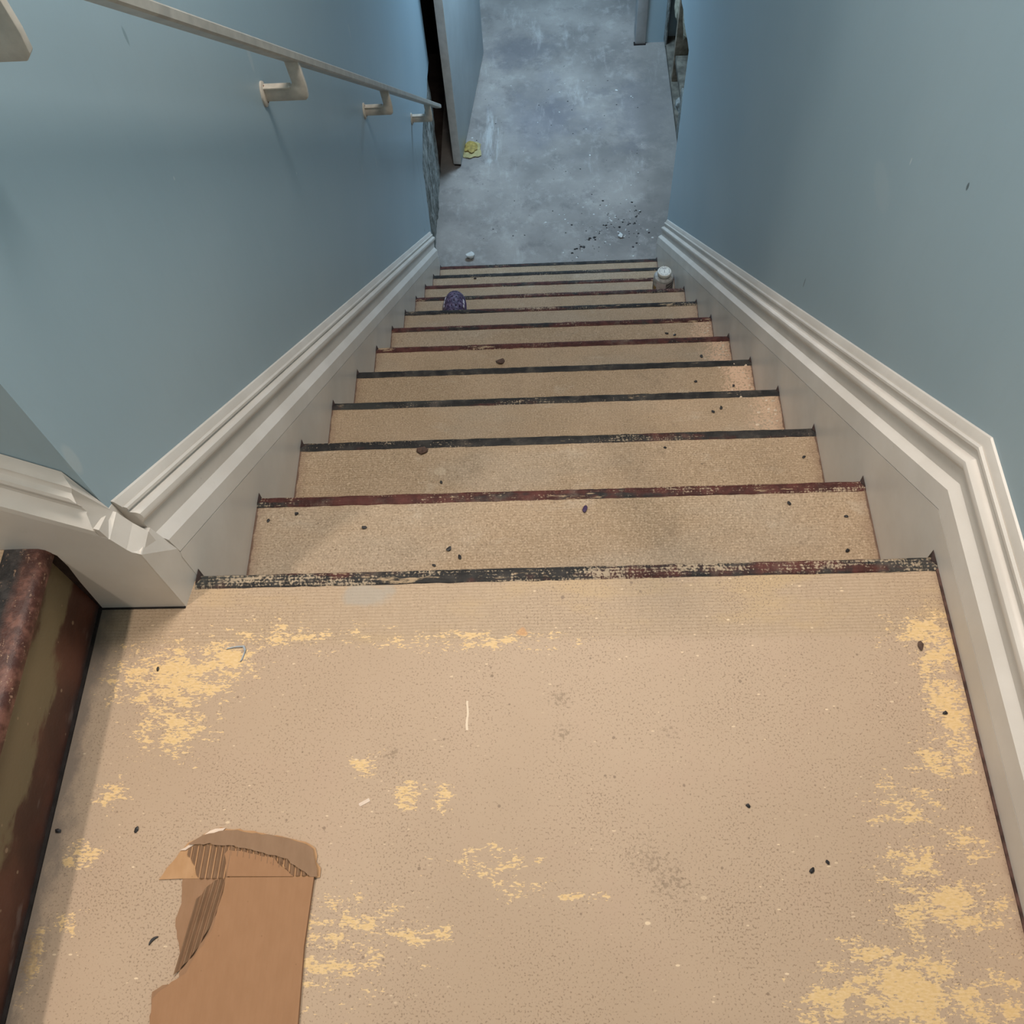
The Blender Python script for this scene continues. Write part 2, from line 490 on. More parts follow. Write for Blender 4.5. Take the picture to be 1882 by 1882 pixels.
def m_card(key, c1, c2):
    n = N(key, 0.85, 0.15)
    v = n.vec()
    f = n.noise(n.vec((60, 30, 1)), 1.0, 5)
    col = n.mix(n.step(f, 0.3, 0.7), c1, c2)
    flu = n.math('SINE', n.mul(n.sep()[0], 2 * math.pi / 0.0062))
    col = n.mix(n.mul(n.step(flu, 0.2, 1.0), 0.05), col, tuple(c * 0.8 for c in c1))
    d = n.dots(v, 140.0, 0.2, 0.08)
    col = n.mix(n.mul(d, 0.35), col, tuple(c * 0.5 for c in c1))
    n.color(col)
    n.bump(n.add(f, n.mul(flu, 0.4)), 0.12, 0.001)
    M[key] = n.m
m_card('cardboard_liner', (0.330, 0.178, 0.095), (0.352, 0.192, 0.104))
m_card('cardboard_flutes', (0.225, 0.130, 0.075), (0.27, 0.160, 0.094))
m_card('cardboard_base', (0.29, 0.165, 0.093), (0.32, 0.185, 0.108))
m_card('cardboard_pale', (0.44, 0.25, 0.125), (0.49, 0.29, 0.155))
m_card('cardboard_grey', (0.26, 0.160, 0.098), (0.29, 0.180, 0.112))
simple('torn_paper', (0.72, 0.58, 0.47), 0.9)
simple('black_crumb', (0.025, 0.023, 0.024), 0.5, 0.3, 200)
simple('brown_crumb', (0.10, 0.06, 0.045), 0.7, 0.3, 200)
simple('flake', (0.62, 0.50, 0.38), 0.8, 0.25, 90)
simple('white_plaster', (0.62, 0.64, 0.63), 0.9, 0.15, 60, 0.4)
simple('wood', (0.30, 0.25, 0.19), 0.8, 0.35, 25, 0.3)
simple('old_wood', (0.12, 0.11, 0.09), 0.85, 0.4, 22, 0.4)
simple('insulation', (0.33, 0.31, 0.24), 0.95, 0.35, 40, 0.8)
simple('dark_void', (0.010, 0.010, 0.010), 0.9, 0.2, 10)  # near-black standing in for unlit depth behind door and studs
simple('dark_floor', (0.05, 0.038, 0.034), 0.9, 0.3, 12)
simple('door_paint', (0.47, 0.53, 0.55), 0.45, 0.05, 6)
simple('door_edge_paint', (0.60, 0.60, 0.58), 0.5, 0.10, 20)
simple('casing_paint', (0.44, 0.46, 0.47), 0.5, 0.10, 15)
simple('ceiling_paint', (0.72, 0.71, 0.68), 0.8, 0.03, 6)
simple('rail_paint', (0.40, 0.375, 0.325), 0.35, 0.14, 28, 0.1, 0.45)
simple('bracket_paint', (0.52, 0.47, 0.40), 0.38, 0.12, 50, 0.1, 0.45)
simple('rust', (0.16, 0.07, 0.04), 0.8, 0.4, 120)
simple('gap_shadow', (0.02, 0.016, 0.015), 0.95, 0.3, 60)
simple('caulk_grime', (0.030, 0.017, 0.015), 0.7, 0.4, 80, 0.3)
simple('brown_caulk', (0.085, 0.045, 0.036), 0.8, 0.5, 60, 0.3)
simple('purple_plastic', (0.060, 0.035, 0.090), 0.35, 0.2, 50, 0.0, 0.5)
simple('purple_light', (0.20, 0.15, 0.26), 0.35, 0.2, 50, 0.0, 0.5)
def m_purple():
    n = N('mottled_purple_plastic', 0.55, 0.3)
    v = n.vec()
    col = n.mix(n.step(n.noise(v, 75.0, 4), 0.42, 0.66), (0.050, 0.032, 0.070), (0.155, 0.115, 0.195))
    d = n.dots(v, 85.0, 0.32, 0.25)
    col = n.mix(n.mul(d, 0.75), col, (0.42, 0.36, 0.46))
    n.color(col)
    M['purple_mottled'] = n.m
m_purple()
simple('vent_glint', (0.66, 0.62, 0.70), 0.5, 0.08, 50)  # light reflected on the clog slots, painted as white
simple('white_plastic', (0.74, 0.73, 0.68), 0.4, 0.08, 80, 0.0, 0.5)
simple('grey_print', (0.22, 0.22, 0.22), 0.5, 0.2, 80)
simple('dark_plastic', (0.03, 0.03, 0.03), 0.4, 0.2, 50, 0.0, 0.5)
simple('label_pink', (0.50, 0.44, 0.44), 0.5, 0.1, 60)
simple('amber_plastic', (0.22, 0.13, 0.03), 0.35, 0.2, 60, 0.0, 0.5)
simple('clear_grey', (0.34, 0.33, 0.31), 0.3, 0.25, 70, 0.0, 0.5)
simple('yellow_foam', (0.34, 0.25, 0.07), 0.6, 0.3, 60, 0.3)
simple('pale_foam', (0.36, 0.31, 0.15), 0.7, 0.2, 60, 0.3)
simple('blue_scrap', (0.30, 0.33, 0.36), 0.6, 0.2, 90)
simple('lamp_metal', (0.5, 0.5, 0.48), 0.4, 0.05, 20)

def m_label_dark():
    n = N('striped_label', 0.5, 0.35)
    s = n.sep()
    w = n.math('SINE', n.mul(n.add(s[2], n.mul(s[0], -0.5)), 2 * math.pi / 0.016))
    f = n.noise(n.vec(), 90.0, 3)
    col = n.mix(n.step(n.add(w, n.mul(f, 0.8)), 0.3, 0.8), (0.085, 0.08, 0.085), (0.26, 0.23, 0.22))
    n.color(col)
    M['label_dark'] = n.m
m_label_dark()

# ------------------------------------------------------------------ mesh helpers
def mesh_obj(name, verts, faces, mat, parent=None, loc=(0, 0, 0), smooth=False, bevel=0.0, seg=2):
    bm = bmesh.new()
    vs = [bm.verts.new(v) for v in verts]
    for f in faces:
        try:
            bm.faces.new([vs[i] for i in f])
        except ValueError:
            pass
    return bm_obj(name, bm, mat, parent, loc, smooth, bevel, seg)

def bm_obj(name, bm, mat, parent=None, loc=(0, 0, 0), smooth=False, bevel=0.0, seg=2, sharp=32):
    bmesh.ops.recalc_face_normals(bm, faces=bm.faces)
    if bevel:
        bmesh.ops.bevel(bm, geom=[e for e in bm.edges if e.is_manifold and e.calc_face_angle(0) > 0.4], offset=bevel,
                        segments=seg, affect='EDGES', profile=0.5)
    big = [f for f in bm.faces if len(f.verts) > 4]
    if big:
        bmesh.ops.triangulate(bm, faces=big)
    me = bpy.data.meshes.new(name)
    bm.to_mesh(me)
    bm.free()
    if smooth:
        for p in me.polygons:
            p.use_smooth = True
        me.set_sharp_from_angle(angle=math.radians(sharp))
    mats = mat if isinstance(mat, (list, tuple)) else [mat]
    for m in mats:
        me.materials.append(M[m])
    o = bpy.data.objects.new(name, me)
    o.location = loc
    if parent:
        o.parent = parent
    C.objects.link(o)
    return o

def box_vf(x0, x1, y0, y1, z0, z1):
    v = [(x0, y0, z0), (x1, y0, z0), (x1, y1, z0), (x0, y1, z0), (x0, y0, z1), (x1, y0, z1), (x1, y1, z1), (x0, y1, z1)]
    f = [(0, 3, 2, 1), (4, 5, 6, 7), (0, 1, 5, 4), (1, 2, 6, 5), (2, 3, 7, 6), (3, 0, 4, 7)]
    return v, f

def box(name, b, mat, parent=None, bevel=0.0, loc=(0, 0, 0), seg=2):
    v, f = box_vf(*b)
    return mesh_obj(name, v, f, mat, parent, loc, bevel > 0, bevel, seg)

def prism(name, poly, axis, a, b, mat, parent=None, loc=(0, 0, 0), bevel=0.0, smooth=False):
    """poly of 2-D points extruded along axis between a and b"""
    def pt(p, t):
        if axis == 'x': return (t, p[0], p[1])
        if axis == 'y': return (p[0], t, p[1])
        return (p[0], p[1], t)
    n = len(poly)
    v = [pt(p, a) for p in poly] + [pt(p, b) for p in poly]
    f = [tuple(range(n)), tuple(range(2 * n - 1, n - 1, -1))]
    f += [(i, (i + 1) % n, n + (i + 1) % n, n + i) for i in range(n)]
    return mesh_obj(name, v, f, mat, parent, loc, smooth, bevel)

def sections(name, secs, mat, parent=None, smooth=True, cap=True):
    """lofts closed sections (equal point counts)"""
    n = len(secs[0])
    v = [p for s in secs for p in s]
    f = []
    for k in range(len(secs) - 1):
        for i in range(n):
            j = (i + 1) % n
            f.append((k * n + i, k * n + j, (k + 1) * n + j, (k + 1) * n + i))
    if cap:
        f.append(tuple(range(n)))
        f.append(tuple((len(secs) - 1) * n + i for i in range(n))[::-1])
    return mesh_obj(name, v, f, mat, parent, (0, 0, 0), smooth)

def lathe(name, prof, mat, parent=None, loc=(0, 0, 0), seg=28, smooth=True):
    v, f = [], []
    for r, z in prof:
        for k in range(seg):
            a = 2 * math.pi * k / seg
            v.append((r * math.cos(a), r * math.sin(a), z))
    for i in range(len(prof) - 1):
        for k in range(seg):
            j = (k + 1) % seg
            f.append((i * seg + k, i * seg + j, (i + 1) * seg + j, (i + 1) * seg + k))
    f.append(tuple(range(seg))[::-1])
    f.append(tuple((len(prof) - 1) * seg + k for k in range(seg)))
    return mesh_obj(name, v, f, mat, parent, loc, smooth)

def empty(name, loc=(0, 0, 0)):
    o = bpy.data.objects.new(name, None)
    o.empty_display_size = 0.05
    o.location = loc
    C.objects.link(o)
    return o

def tag(o, label=None, cat=None, group=None, kind=None):
    if label: o['label'] = label
    if cat: o['category'] = cat
    if group: o['group'] = group
    if kind: o['kind'] = kind
    return o

def struct(o, label, cat):
    return tag(o, label, cat, kind='structure')

# ------------------------------------------------------------------ setting: walls
YWL = -0.0105            # plane of the wall beside the upper flight
# stairwell left wall: painted sheet with its lower far corner broken away
rj = random.Random(3)
bite = [(2.70, -2.30), (2.715, -2.10), (2.735, -1.976), (2.752, -1.90), (2.757, -1.83), (2.785, -1.76), (2.775, -1.70), (2.80, -1.665),
        (2.87, -1.655), (2.90, -1.628), (2.98, -1.608), (3.06, -1.632), (3.15, -1.625), (3.25, -1.655), (3.36, -1.63), (3.46, -1.64)]
bite2 = []
for a, b in zip(bite, bite[1:]):
    for k in range(3):
        t = k / 3
        bite2.append((a[0] + (b[0] - a[0]) * t + rj.uniform(-.006, .006), a[1] + (b[1] - a[1]) * t + rj.uniform(-.006, .006)))
bite2.append(bite[-1])
poly = [(YWL, 2.36), (YWL, -2.30)] + bite2 + [(3.465, 2.36)]
wl = prism('wall_left', poly, 'x', -XW, -XW - 0.022, 'wall')
struct(wl, 'blue painted stairwell wall carrying the handrail on the left', 'wall')
# rough core behind the sheet
cv, cf = [], []
ny, nz = 40, 44
for i in range(ny + 1):
    for j in range(nz + 1):
        y = 2.60 + (3.465 - 2.60) * i / ny
        z = -2.30 + 0.80 * j / nz
        p = Vector((0, y * 9, z * 4))
        d = mnoise.noise(p) * 0.010 + mnoise.noise(p * 4) * 0.006
        cv.append((-XW - 0.016 + min(0.012, d) , y, z))
for i in range(ny):
    for j in range(nz):
        a = i * (nz + 1) + j
        cf.append((a, a + 1, a + nz + 2, a + nz + 1))
o = mesh_obj('exposed_plaster', cv, cf, 'plaster', wl)
o['label'] = 'crumbling bare plaster where the wall has broken away'
box('wall_core', (-XW - 0.16, -XW - 0.028, 0.0, 3.462, -2.30, 2.36), 'plaster', wl)
# wall beside the upper flight
o = box('wall_upper', (-2.60, -XW - 0.0219, YWL, 0.10, -0.05, 2.36), 'wall')
struct(o, 'blue wall rising above the upper flight at the left edge', 'wall')

# right wall: ends above the stair foot, its lower part is missing beyond
poly = [(-1.20, 2.36), (-1.20, -2.30), (2.682, -2.30), (2.682, -1.093)]
y = 2.682
while y < 4.40:
    y += 0.06
    poly.append((y, -1.093 + rj.uniform(-0.008, 0.008)))
poly += [(4.46, -1.093), (4.46, 2.36)]
wr = prism('wall_right', poly, 'x', XW, XW + 0.05, 'wall')
struct(wr, 'blue painted stairwell wall on the right', 'wall')
box('wall_end_board', (XW + 0.002, XW + 0.05, 2.683, 2.690, -2.28, -1.10), 'old_wood', wr)

# back wall, ceilings
struct(box('wall_back', (-2.60, XW + 0.05, -1.30, -1.20, -0.05, 2.36), 'wall'), 'blue wall behind the landing', 'wall')
struct(box('wall_flight_end', (-2.70, -2.60, -1.30, 0.10, -0.05, 2.36), 'wall'), 'blue wall at the head of the upper flight', 'wall')
struct(box('ceiling', (-2.70, XW + 0.05, -1.30, 2.95, 2.36, 2.44), 'ceiling_paint'), 'white ceiling over landing and stairs', 'ceiling')
struct(box('wall_header', (-XW - 0.2, XW + 0.3, 2.87, 2.95, 0.05, 2.36), 'wall'), 'blue wall above the basement hall opening', 'wall')
struct(box('ceiling_hall', (-2.2, 1.0, 2.80, 6.3, 0.02, 0.10), 'ceiling_paint'), 'white ceiling of the basement hall', 'ceiling')

# ------------------------------------------------------------------ basement hall
fl = box('floor', (-2.2, 1.0, 2.45, 6.3, ZF - 0.10, ZF), 'concrete')
struct(fl, 'mottled grey concrete floor at the foot of the stairs', 'floor')
struct(box('wall_hall_end', (-2.2, 1.0, 6.2, 6.3, ZF, 0.05), 'wall'), 'blue wall at the far end of the basement hall', 'wall')
struct(box('wall_hall_left', (-0.70, -0.40, 4.535, 6.2, ZF, 0.05), 'wall'), 'blue basement wall beyond the open door', 'wall')
struct(box('wall_hall_right', (0.70, 0.80, 4.56, 6.2, ZF, 0.05), 'wall'), 'blue basement wall beyond the door casing', 'wall')
# dark room behind the door: near-black wall colour stands in for missing light
dr = empty('wall_dark_room', (-1.3, 4.0, ZF))
struct(dr, 'unlit room behind the open basement door', 'wall')
def dbox(name, b, mat):
    b = (b[0] + 1.3, b[1] + 1.3, b[2] - 4.0, b[3] - 4.0, b[4] - ZF, b[5] - ZF)
    return box(name, b, mat, dr)
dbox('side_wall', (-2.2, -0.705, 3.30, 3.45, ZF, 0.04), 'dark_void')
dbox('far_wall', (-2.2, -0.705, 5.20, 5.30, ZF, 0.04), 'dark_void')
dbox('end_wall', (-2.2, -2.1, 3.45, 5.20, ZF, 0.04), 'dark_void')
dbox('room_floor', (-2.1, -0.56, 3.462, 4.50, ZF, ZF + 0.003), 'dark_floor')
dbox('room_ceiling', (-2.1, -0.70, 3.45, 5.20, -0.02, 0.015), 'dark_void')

dbox('jamb_light_block', (-0.70, -0.372, 4.45, 4.53, ZF, 0.04), 'dark_void')  # unseen, added to block hall light past the door's far end
dbox('head_light_block', (-0.60, -0.50, 3.462, 4.50, ZF + 2.01, 0.03), 'dark_void')  # unseen, added to stop lamp light leaking over the door

# wall with the casing on the right, facing the stairs
we = box('wall_return', (0.590, 0.80, 4.478, 4.56, ZF, 0.02), 'wall')
struct(we, 'short blue wall beside the white door casing at the hall end', 'wall')
tr = box('trim_1', (0.532, 0.5905, 4.462, 4.575, ZF, 0.02), 'casing_paint', bevel=0.004)
struct(tr, 'white door casing standing at the far right of the hall', 'trim')
box('foot_line', (0.524, 0.5925, 4.455, 4.480, ZF, ZF + 0.006), 'gap_shadow', tr)  # dark line around the casing foot

# opened-up lower wall on the right: plate, studs, insulation, broken boards
ow = empty('wall_open_framing', (0.70, 3.6, ZF))
struct(ow, 'broken open lower wall with bare studs and insulation on the right', 'wall')
def obox(name, b, mat, bevel=0.002):
    b = (b[0] - 0.70, b[1] - 0.70, b[2] - 3.6, b[3] - 3.6, b[4] - ZF, b[5] - ZF)
    return box(name, b, mat, ow, bevel)
obox('back_board', (0.80, 0.83, 2.69, 4.56, ZF, 0.02), 'dark_void', 0)  # coloured near-black for the darkness inside the cavity
obox('bottom_plate', (0.702, 0.795, 2.69, 4.478, ZF, ZF + 0.035), 'old_wood')
for yy in (2.80, 3.45, 4.09):
    obox('stud', (0.706, 0.79, yy - 0.018, yy + 0.018, ZF + 0.035, 0.02), 'wood')
obox('noggin', (0.712, 0.79, 3.47, 4.07, ZF + 0.16, ZF + 0.195), 'old_wood')
obox('broken_board', (0.698, 0.708, 3.50, 3.66, ZF + 0.03, ZF + 0.30), 'plaster')
obox('broken_board', (0.696, 0.706, 4.40, 4.478, ZF + 0.02, ZF + 0.70), 'plaster')
def lumps(name, cx, cy, cz, sx, sy, sz, mat, parent, off, seed, sub=3):
    bm = bmesh.new()
    bmesh.ops.create_icosphere(bm, subdivisions=sub, radius=1.0)
    for v in bm.verts:
        p = v.co.copy()
        d = 1 + 0.35 * mnoise.noise(p * 1.6 + Vector((seed, 0, 0))) + 0.22 * mnoise.noise(p * 4 + Vector((0, seed, 0)))
        v.co = Vector((p.x * sx * d + cx - off[0], p.y * sy * d + cy - off[1], p.z * sz * d + cz - off[2]))
    return bm_obj(name, bm, mat, parent, (0, 0, 0), True)
OFF = (0.70, 3.6, ZF)
lumps('insulation', 0.745, 4.24, -1.88, 0.035, 0.06, 0.14, 'insulation', ow, OFF, 2)
lumps('insulation', 0.745, 3.92, -1.62, 0.045, 0.10, 0.28, 'insulation', ow, OFF, 9)
lumps('insulation', 0.760, 3.66, -1.80, 0.03, 0.05, 0.16, 'insulation', ow, OFF, 14)
lumps('rubble', 0.735, 3.58, ZF + 0.06, 0.03, 0.06, 0.04, 'white_plaster', ow, OFF, 5, 2)
lumps('rubble', 0.735, 3.86, ZF + 0.05, 0.03, 0.05, 0.03, 'plaster', ow, OFF, 6, 2)

# door, standing open
dv = Vector((0.103, 0.935, 0)).normalized()
dn = Vector((-dv.y, dv.x, 0))
da = Vector((-0.447, 3.497, 0))
door = empty('door_1', (da.x, da.y, ZF))
struct(door, 'pale grey basement door standing open on the left of the hall', 'door')
def dpt(s, t, z): 
    p = dv * s + dn * t
    return (p.x, p.y, z)
def dprism(name, s0, s1, t0, t1, z0, z1, mat, bevel=0.0):
    v = [dpt(s0, t0, z0), dpt(s1, t0, z0), dpt(s1, t1, z0), dpt(s0, t1, z0), dpt(s0, t0, z1), dpt(s1, t0, z1), dpt(s1, t1, z1), dpt(s0, t1, z1)]
    f = [(0, 3, 2, 1), (4, 5, 6, 7), (0, 1, 5, 4), (1, 2, 6, 5), (2, 3, 7, 6), (3, 0, 4, 7)]
    return mesh_obj(name, v, f, mat, door, (0, 0, 0), bevel > 0, bevel)
dprism('door_leaf', 0.002, 0.94, 0.0, 0.042, 0.014, 2.0, 'door_paint', 0.0015)
dprism('door_edge', -0.002, 0.0025, 0.0005, 0.0415, 0.014, 2.0, 'door_edge_paint', 0.0008)
dprism('under_door_shade', 0.001, 0.938, 0.004, 0.038, 0.0015, 0.014, 'gap_shadow')  # dark strip painting the shade in the gap below the leaf

# ------------------------------------------------------------------ landing
def landing_mesh():
    gx = [-0.640, -0.6265] + [-0.62 + 0.0089167 * k for k in range(1, 13)]
    gx = sorted(set([round(-0.640 + 0.127 * k / 14, 5) for k in range(15)] + [round(-0.513 + (HW + 0.513) * k / 112, 5) for k in range(113)]))
    gy = [-1.20 + 0.15 * k for k in range(4)] + [-0.65 + 0.0092 * k for k in range(66)]
    gy = [y for y in gy if y < -0.045] + [-0.0405]
    v, f, idx = [], [], {}
    def vid(x, y):
        k = (round(x, 5), round(y, 5))
        if k not in idx:
            idx[k] = len(v)
            v.append((x, y, 0.0))
        return idx[k]
    for a, b in zip(gx, gx[1:]):
        for c, d in zip(gy, gy[1:]):
            f.append((vid(a, c), vid(b, c), vid(b, d), vid(a, d)))
    xs_ = [x for x in gx if x >= -0.5131]
    for a, b in zip(xs_, xs_[1:]):
        ya = -0.010 + NSK * (a + HW) / W
        yb = -0.010 + NSK * (b + HW) / W
        m0 = (vid(a, -0.0405), vid(b, -0.0405))
        f.append((m0[0], m0[1], vid(b, yb), vid(a, ya)))
    n = len(v)
    bm = bmesh.new()
    vs = [bm.verts.new(p) for p in v]
    for q in f:
        bm.faces.new([vs[k] for k in q])
    bm.faces.ensure_lookup_table()
    ext = bmesh.ops.extrude_face_region(bm, geom=list(bm.faces), use_keep_orig=True)
    for g in ext['geom']:
        if isinstance(g, bmesh.types.BMVert):
            g.co.z -= 0.03
    return bm
ld = bm_obj('floor_landing', landing_mesh(), 'landing')
for nm, fn in (('wear', wear_at), ('smudge', smudge_at)):
    at = ld.data.attributes.new(nm, 'FLOAT', 'POINT')
    at.data.foreach_set('value', [fn(p.co.x, p.co.y) for p in ld.data.vertices])
struct(ld, 'beige stair landing with yellow patches where paint has worn off', 'floor')
box('edge_gap', (-0.632, -0.513, -0.0505, -0.047, -0.002, 0.0022), 'gap_shadow', ld)
prism('edge_gap', [(HW - 0.0035, -0.95), (HW + 0.001, -0.95), (HW + 0.001, -0.01), (HW - 0.0035, -0.01)], 'z', -0.002, 0.0018, 'brown_caulk', ld)

def strip_mesh(depth, jitter_seed, front=0.030):
    """nosing: thin grip on the tread edge wrapping over a rounded front, slightly uneven"""
    r = random.Random(jitter_seed)
    nx = 60
    secs = []
    for k in range(nx + 1):
        x = -HW + 0.0005 + (W - 0.001) * k / nx
        sk = NSK * (k / nx)
        w = r.uniform(-0.0007, 0.0007)
        e = r.uniform(-0.0007, 0.0007)
        s = [(x, sk - depth + w, -0.002), (x, sk - depth + w, 0.0004), (x, sk - depth + 0.003 + w, 0.0018), (x, sk - 0.008, 0.0022 + e * .3), (x, sk - 0.003 + e, 0.0010),
             (x, sk + e, -0.004), (x, sk + e, -front), (x, sk - 0.014, -front), (x, sk - 0.014, -0.004)]
        secs.append(s)
    return secs

def strip_obj(depth, seed, parent, loc, red, wear):
    o = sections('nosing_strip', strip_mesh(depth, seed), 'nosing', parent)
    o.location = loc
    o.color = (red, wear, 0, 1)
    return o

strip_obj(0.022, 1, ld, (0, 0, 0), 0.42, 0.62)

# ------------------------------------------------------------------ main staircase
st = empty('staircase', (0, 0, 0))
tag(st, 'straight flight of tan ribbed stairs with dark nosings going down to the basement', 'stairs')
tverts = [(-HW, -D - 0.02), (HW, -D - 0.02 + NSK), (HW, -0.008 + NSK), (-HW, -0.008)]
tread_me = None
PAR = [  # red share, wear, flakes
    (0.64, 0.52, 0.0), (0.24, 0.46, 0.0), (0.18, 0.42, 0.6), (0.14, 0.26, 1.0), (0.70, 0.42, 1.0), (0.62, 0.48, 0.9),
    (0.35, 0.52, 0.3), (0.50, 0.50, 0.2), (0.62, 0.42, 0.0), (0.15, 0.40, 0.0), (0.30, 0.30, 0.0)]
for i in range(1, 12):
    red, wear, fl_ = PAR[i - 1]
    loc = (0, i * D, -i * H)
    if tread_me is None:
        t = prism('tread', tverts, 'z', -0.030, 0.0, 'tread', st, loc)
        tread_me = t.data
        rs = box('riser', (-HW, HW, -D - 0.026 - 0.012, -D - 0.026, 0.0, H - 0.031), 'tread', st, 0, loc)
        riser_me = rs.data
    else:
        t = bpy.data.objects.new('tread', tread_me)
        t.location = loc; t.parent = st; C.objects.link(t)
        rs = bpy.data.objects.new('riser', riser_me)
        rs.location = loc; rs.parent = st; C.objects.link(rs)
    t.color = (red, wear, fl_, 1)
    rs.color = (red, wear, 0, 1)
    strip_obj(0.021, 20 + i, st, loc, red, wear)
    for sgn in (-1, 1):   # grimy plug where the nosing meets the skirting
        yo = NSK if sgn > 0 else 0
        v = [(sgn * (HW - 0.0005), yo - 0.014, 0.003), (sgn * (HW - 0.007), yo - 0.006, 0.003), (sgn * (HW - 0.0005), yo + 0.008, 0.002),
             (sgn * (HW - 0.0005), yo - 0.014, -0.03), (sgn * (HW - 0.007), yo - 0.006, -0.03), (sgn * (HW - 0.0005), yo + 0.008, -0.03)]
        mesh_obj('caulk_plug', v, [(0, 1, 2), (3, 5, 4), (0, 3, 4, 1), (1, 4, 5, 2), (2, 5, 3, 0)], 'caulk_grime', st, loc, False)
rs = bpy.data.objects.new('riser', riser_me)
rs.location = (0, 12 * D, -12 * H); rs.parent = st; C.objects.link(rs)
for sgn in (-1, 1):
    yo = NSK if sgn > 0 else 0
    v = [(sgn * (HW - 0.0005), yo - 0.014, 0.003), (sgn * (HW - 0.008), yo - 0.007, 0.003), (sgn * (HW - 0.0005), yo + 0.009, 0.002),
         (sgn * (HW - 0.0005), yo - 0.014, -0.03), (sgn * (HW - 0.008), yo - 0.007, -0.03), (sgn * (HW - 0.0005), yo + 0.009, -0.03)]
    mesh_obj('caulk_plug', v, [(0, 1, 2), (3, 5, 4), (0, 3, 4, 1), (1, 4, 5, 2), (2, 5, 3, 0)], 'caulk_grime', ld, (0, 0, 0), False)

# ------------------------------------------------------------------ upper flight (left)
LH, LD = 0.178, 0.225
uf = empty('staircase', (-0.633, -0.55, 0))
tag(uf, 'upper flight of stairs with dark red risers leaving the landing on the left', 'stairs')
for k in range(3):
    zx = k * LH
    xr = -k * LD
    box('riser', (xr - 0.012, xr, -0.65, 0.503, zx - 0.0, zx + LH - 0.024), 'riser_red', uf)
    box('tread', (xr - LD - 0.012, xr - 0.006, -0.65, 0.503, zx + LH - 0.026, zx + LH - 0.0005), 'landing', uf)
    # rounded nosing
    prof = [(xr - 0.040, zx + LH - 0.024), (xr - 0.040, zx + LH + 0.0005), (xr - 0.020, zx + LH + 0.0016), (xr + 0.002, zx + LH + 0.001), (xr + 0.009, zx + LH - 0.003), (xr + 0.013, zx + LH - 0.010),
            (xr + 0.013, zx + LH - 0.018), (xr + 0.006, zx + LH - 0.025), (xr - 0.004, zx + LH - 0.027)]
    secs = [[(p[0], -0.65 + (1.153) * j / 30, p[1]) for p in prof] for j in range(31)]
    sections('nosing_strip', secs, 'nosing_upper', uf)
box('edge_filler', (-0.006, 0.022, 0.5035, 0.5385, 0.0, 0.160), 'caulk_grime', uf)
box('floor_gap', (-0.001, 0.004, -0.65, 0.501, -0.002, 0.003), 'gap_shadow', uf)

# ------------------------------------------------------------------ skirtings and mouldings
def mould(crack, chl, chu, blow, btop, strip, top):
    """closed profile (u towards the wall, n upwards) of the capped skirting"""
    m = (blow + btop) / 2
    return [(0.0, crack), (0.0035, chl), (0.0168, chu), (0.0185, blow - 0.003), (0.0168, blow),
            (0.0135, blow + 0.0035), (0.0125, m), (0.0140, btop - 0.0035), (0.0180, btop - 0.0008), (0.0235, btop), (0.0262, btop + 0.0006), (0.0268, strip - 0.0075),
            (0.0235, strip - 0.0062), (0.0240, strip - 0.0025), (0.0275, strip - 0.0004), (0.0290, strip - 0.0016), (0.0292, strip + 0.0002), (0.0345, top - 0.0012), (0.0374, top), (0.0374, crack)]

def pitch_z(n, y): return n / CT - (y - Y0) * SL

# right
br = empty('baseboard_right', (0, 0, 0))
struct(br, 'white moulded skirting running down the stairs and along the landing on the right', 'baseboard')
PR = mould(0.0450, 0.0760, 0.0850, 0.1065, 0.1235, 0.1440, 0.1560)
YE = 2.672
secs = [[(HW + u, -1.20, n) for u, n in PR], [(HW + u, Y0 + n * T2, n) for u, n in PR], [(HW + u, YE, pitch_z(n, YE)) for u, n in PR]]
sections('moulding', secs, 'trim', br)
nc = 0.0437
poly = [(-1.20, -0.05), (-1.20, nc), (Y0 + nc * T2, nc), (YE, pitch_z(nc, YE)), (YE, ZF), (2.3, ZF), (-0.05, -0.30)]
prism('stringer_board', poly, 'x', HW, HW + 0.03, 'trim', br)
poly = [(-1.20, nc - 0.002), (-1.20, nc + 0.003), (Y0 + nc * T2, nc + 0.003), (YE, pitch_z(nc + 0.003, YE)), (YE, pitch_z(nc - 0.002, YE)), (Y0 + nc * T2, nc - 0.002)]
prism('joint', poly, 'x', HW + 0.0015, HW + 0.01, 'caulk_grime', br)

# left
bl = empty('baseboard_left', (0, 0, 0))
struct(bl, 'white moulded skirting running down the stairs under the handrail', 'baseboard')
PL = mould(0.0300, 0.0555, 0.0680, 0.0960, 0.1135, 0.1245, 0.1350)
YS = 0.002
ye_l = lambda n: 2.585 + (n - 0.03) * 1.02
secs = [[(-HW - u, YS, pitch_z(n, YS)) for u, n in PL]]
secs.append([(-HW - u, ye_l(n), pitch_z(n, ye_l(n))) for u, n in PL])
sections('moulding', secs, 'trim', bl)
nc = 0.0287
yk = YS
poly = [(-0.001, -0.05), (-0.001, 0.060), (YS, pitch_z(nc, YS)), (2.60, pitch_z(nc, 2.60)), (2.60, ZF), (2.3, ZF), (-0.001, -0.30)]
prism('stringer_board', poly, 'x', -HW, -HW - 0.03, 'trim', bl)
poly = [(0.06, pitch_z(nc - 0.0015, 0.06)), (0.06, pitch_z(nc + 0.002, 0.06)), (2.58, pitch_z(nc + 0.002, 2.58)), (2.58, pitch_z(nc - 0.0015, 2.58))]
prism('joint', poly, 'x', -HW - 0.0015, -HW - 0.01, 'caulk_grime', bl)
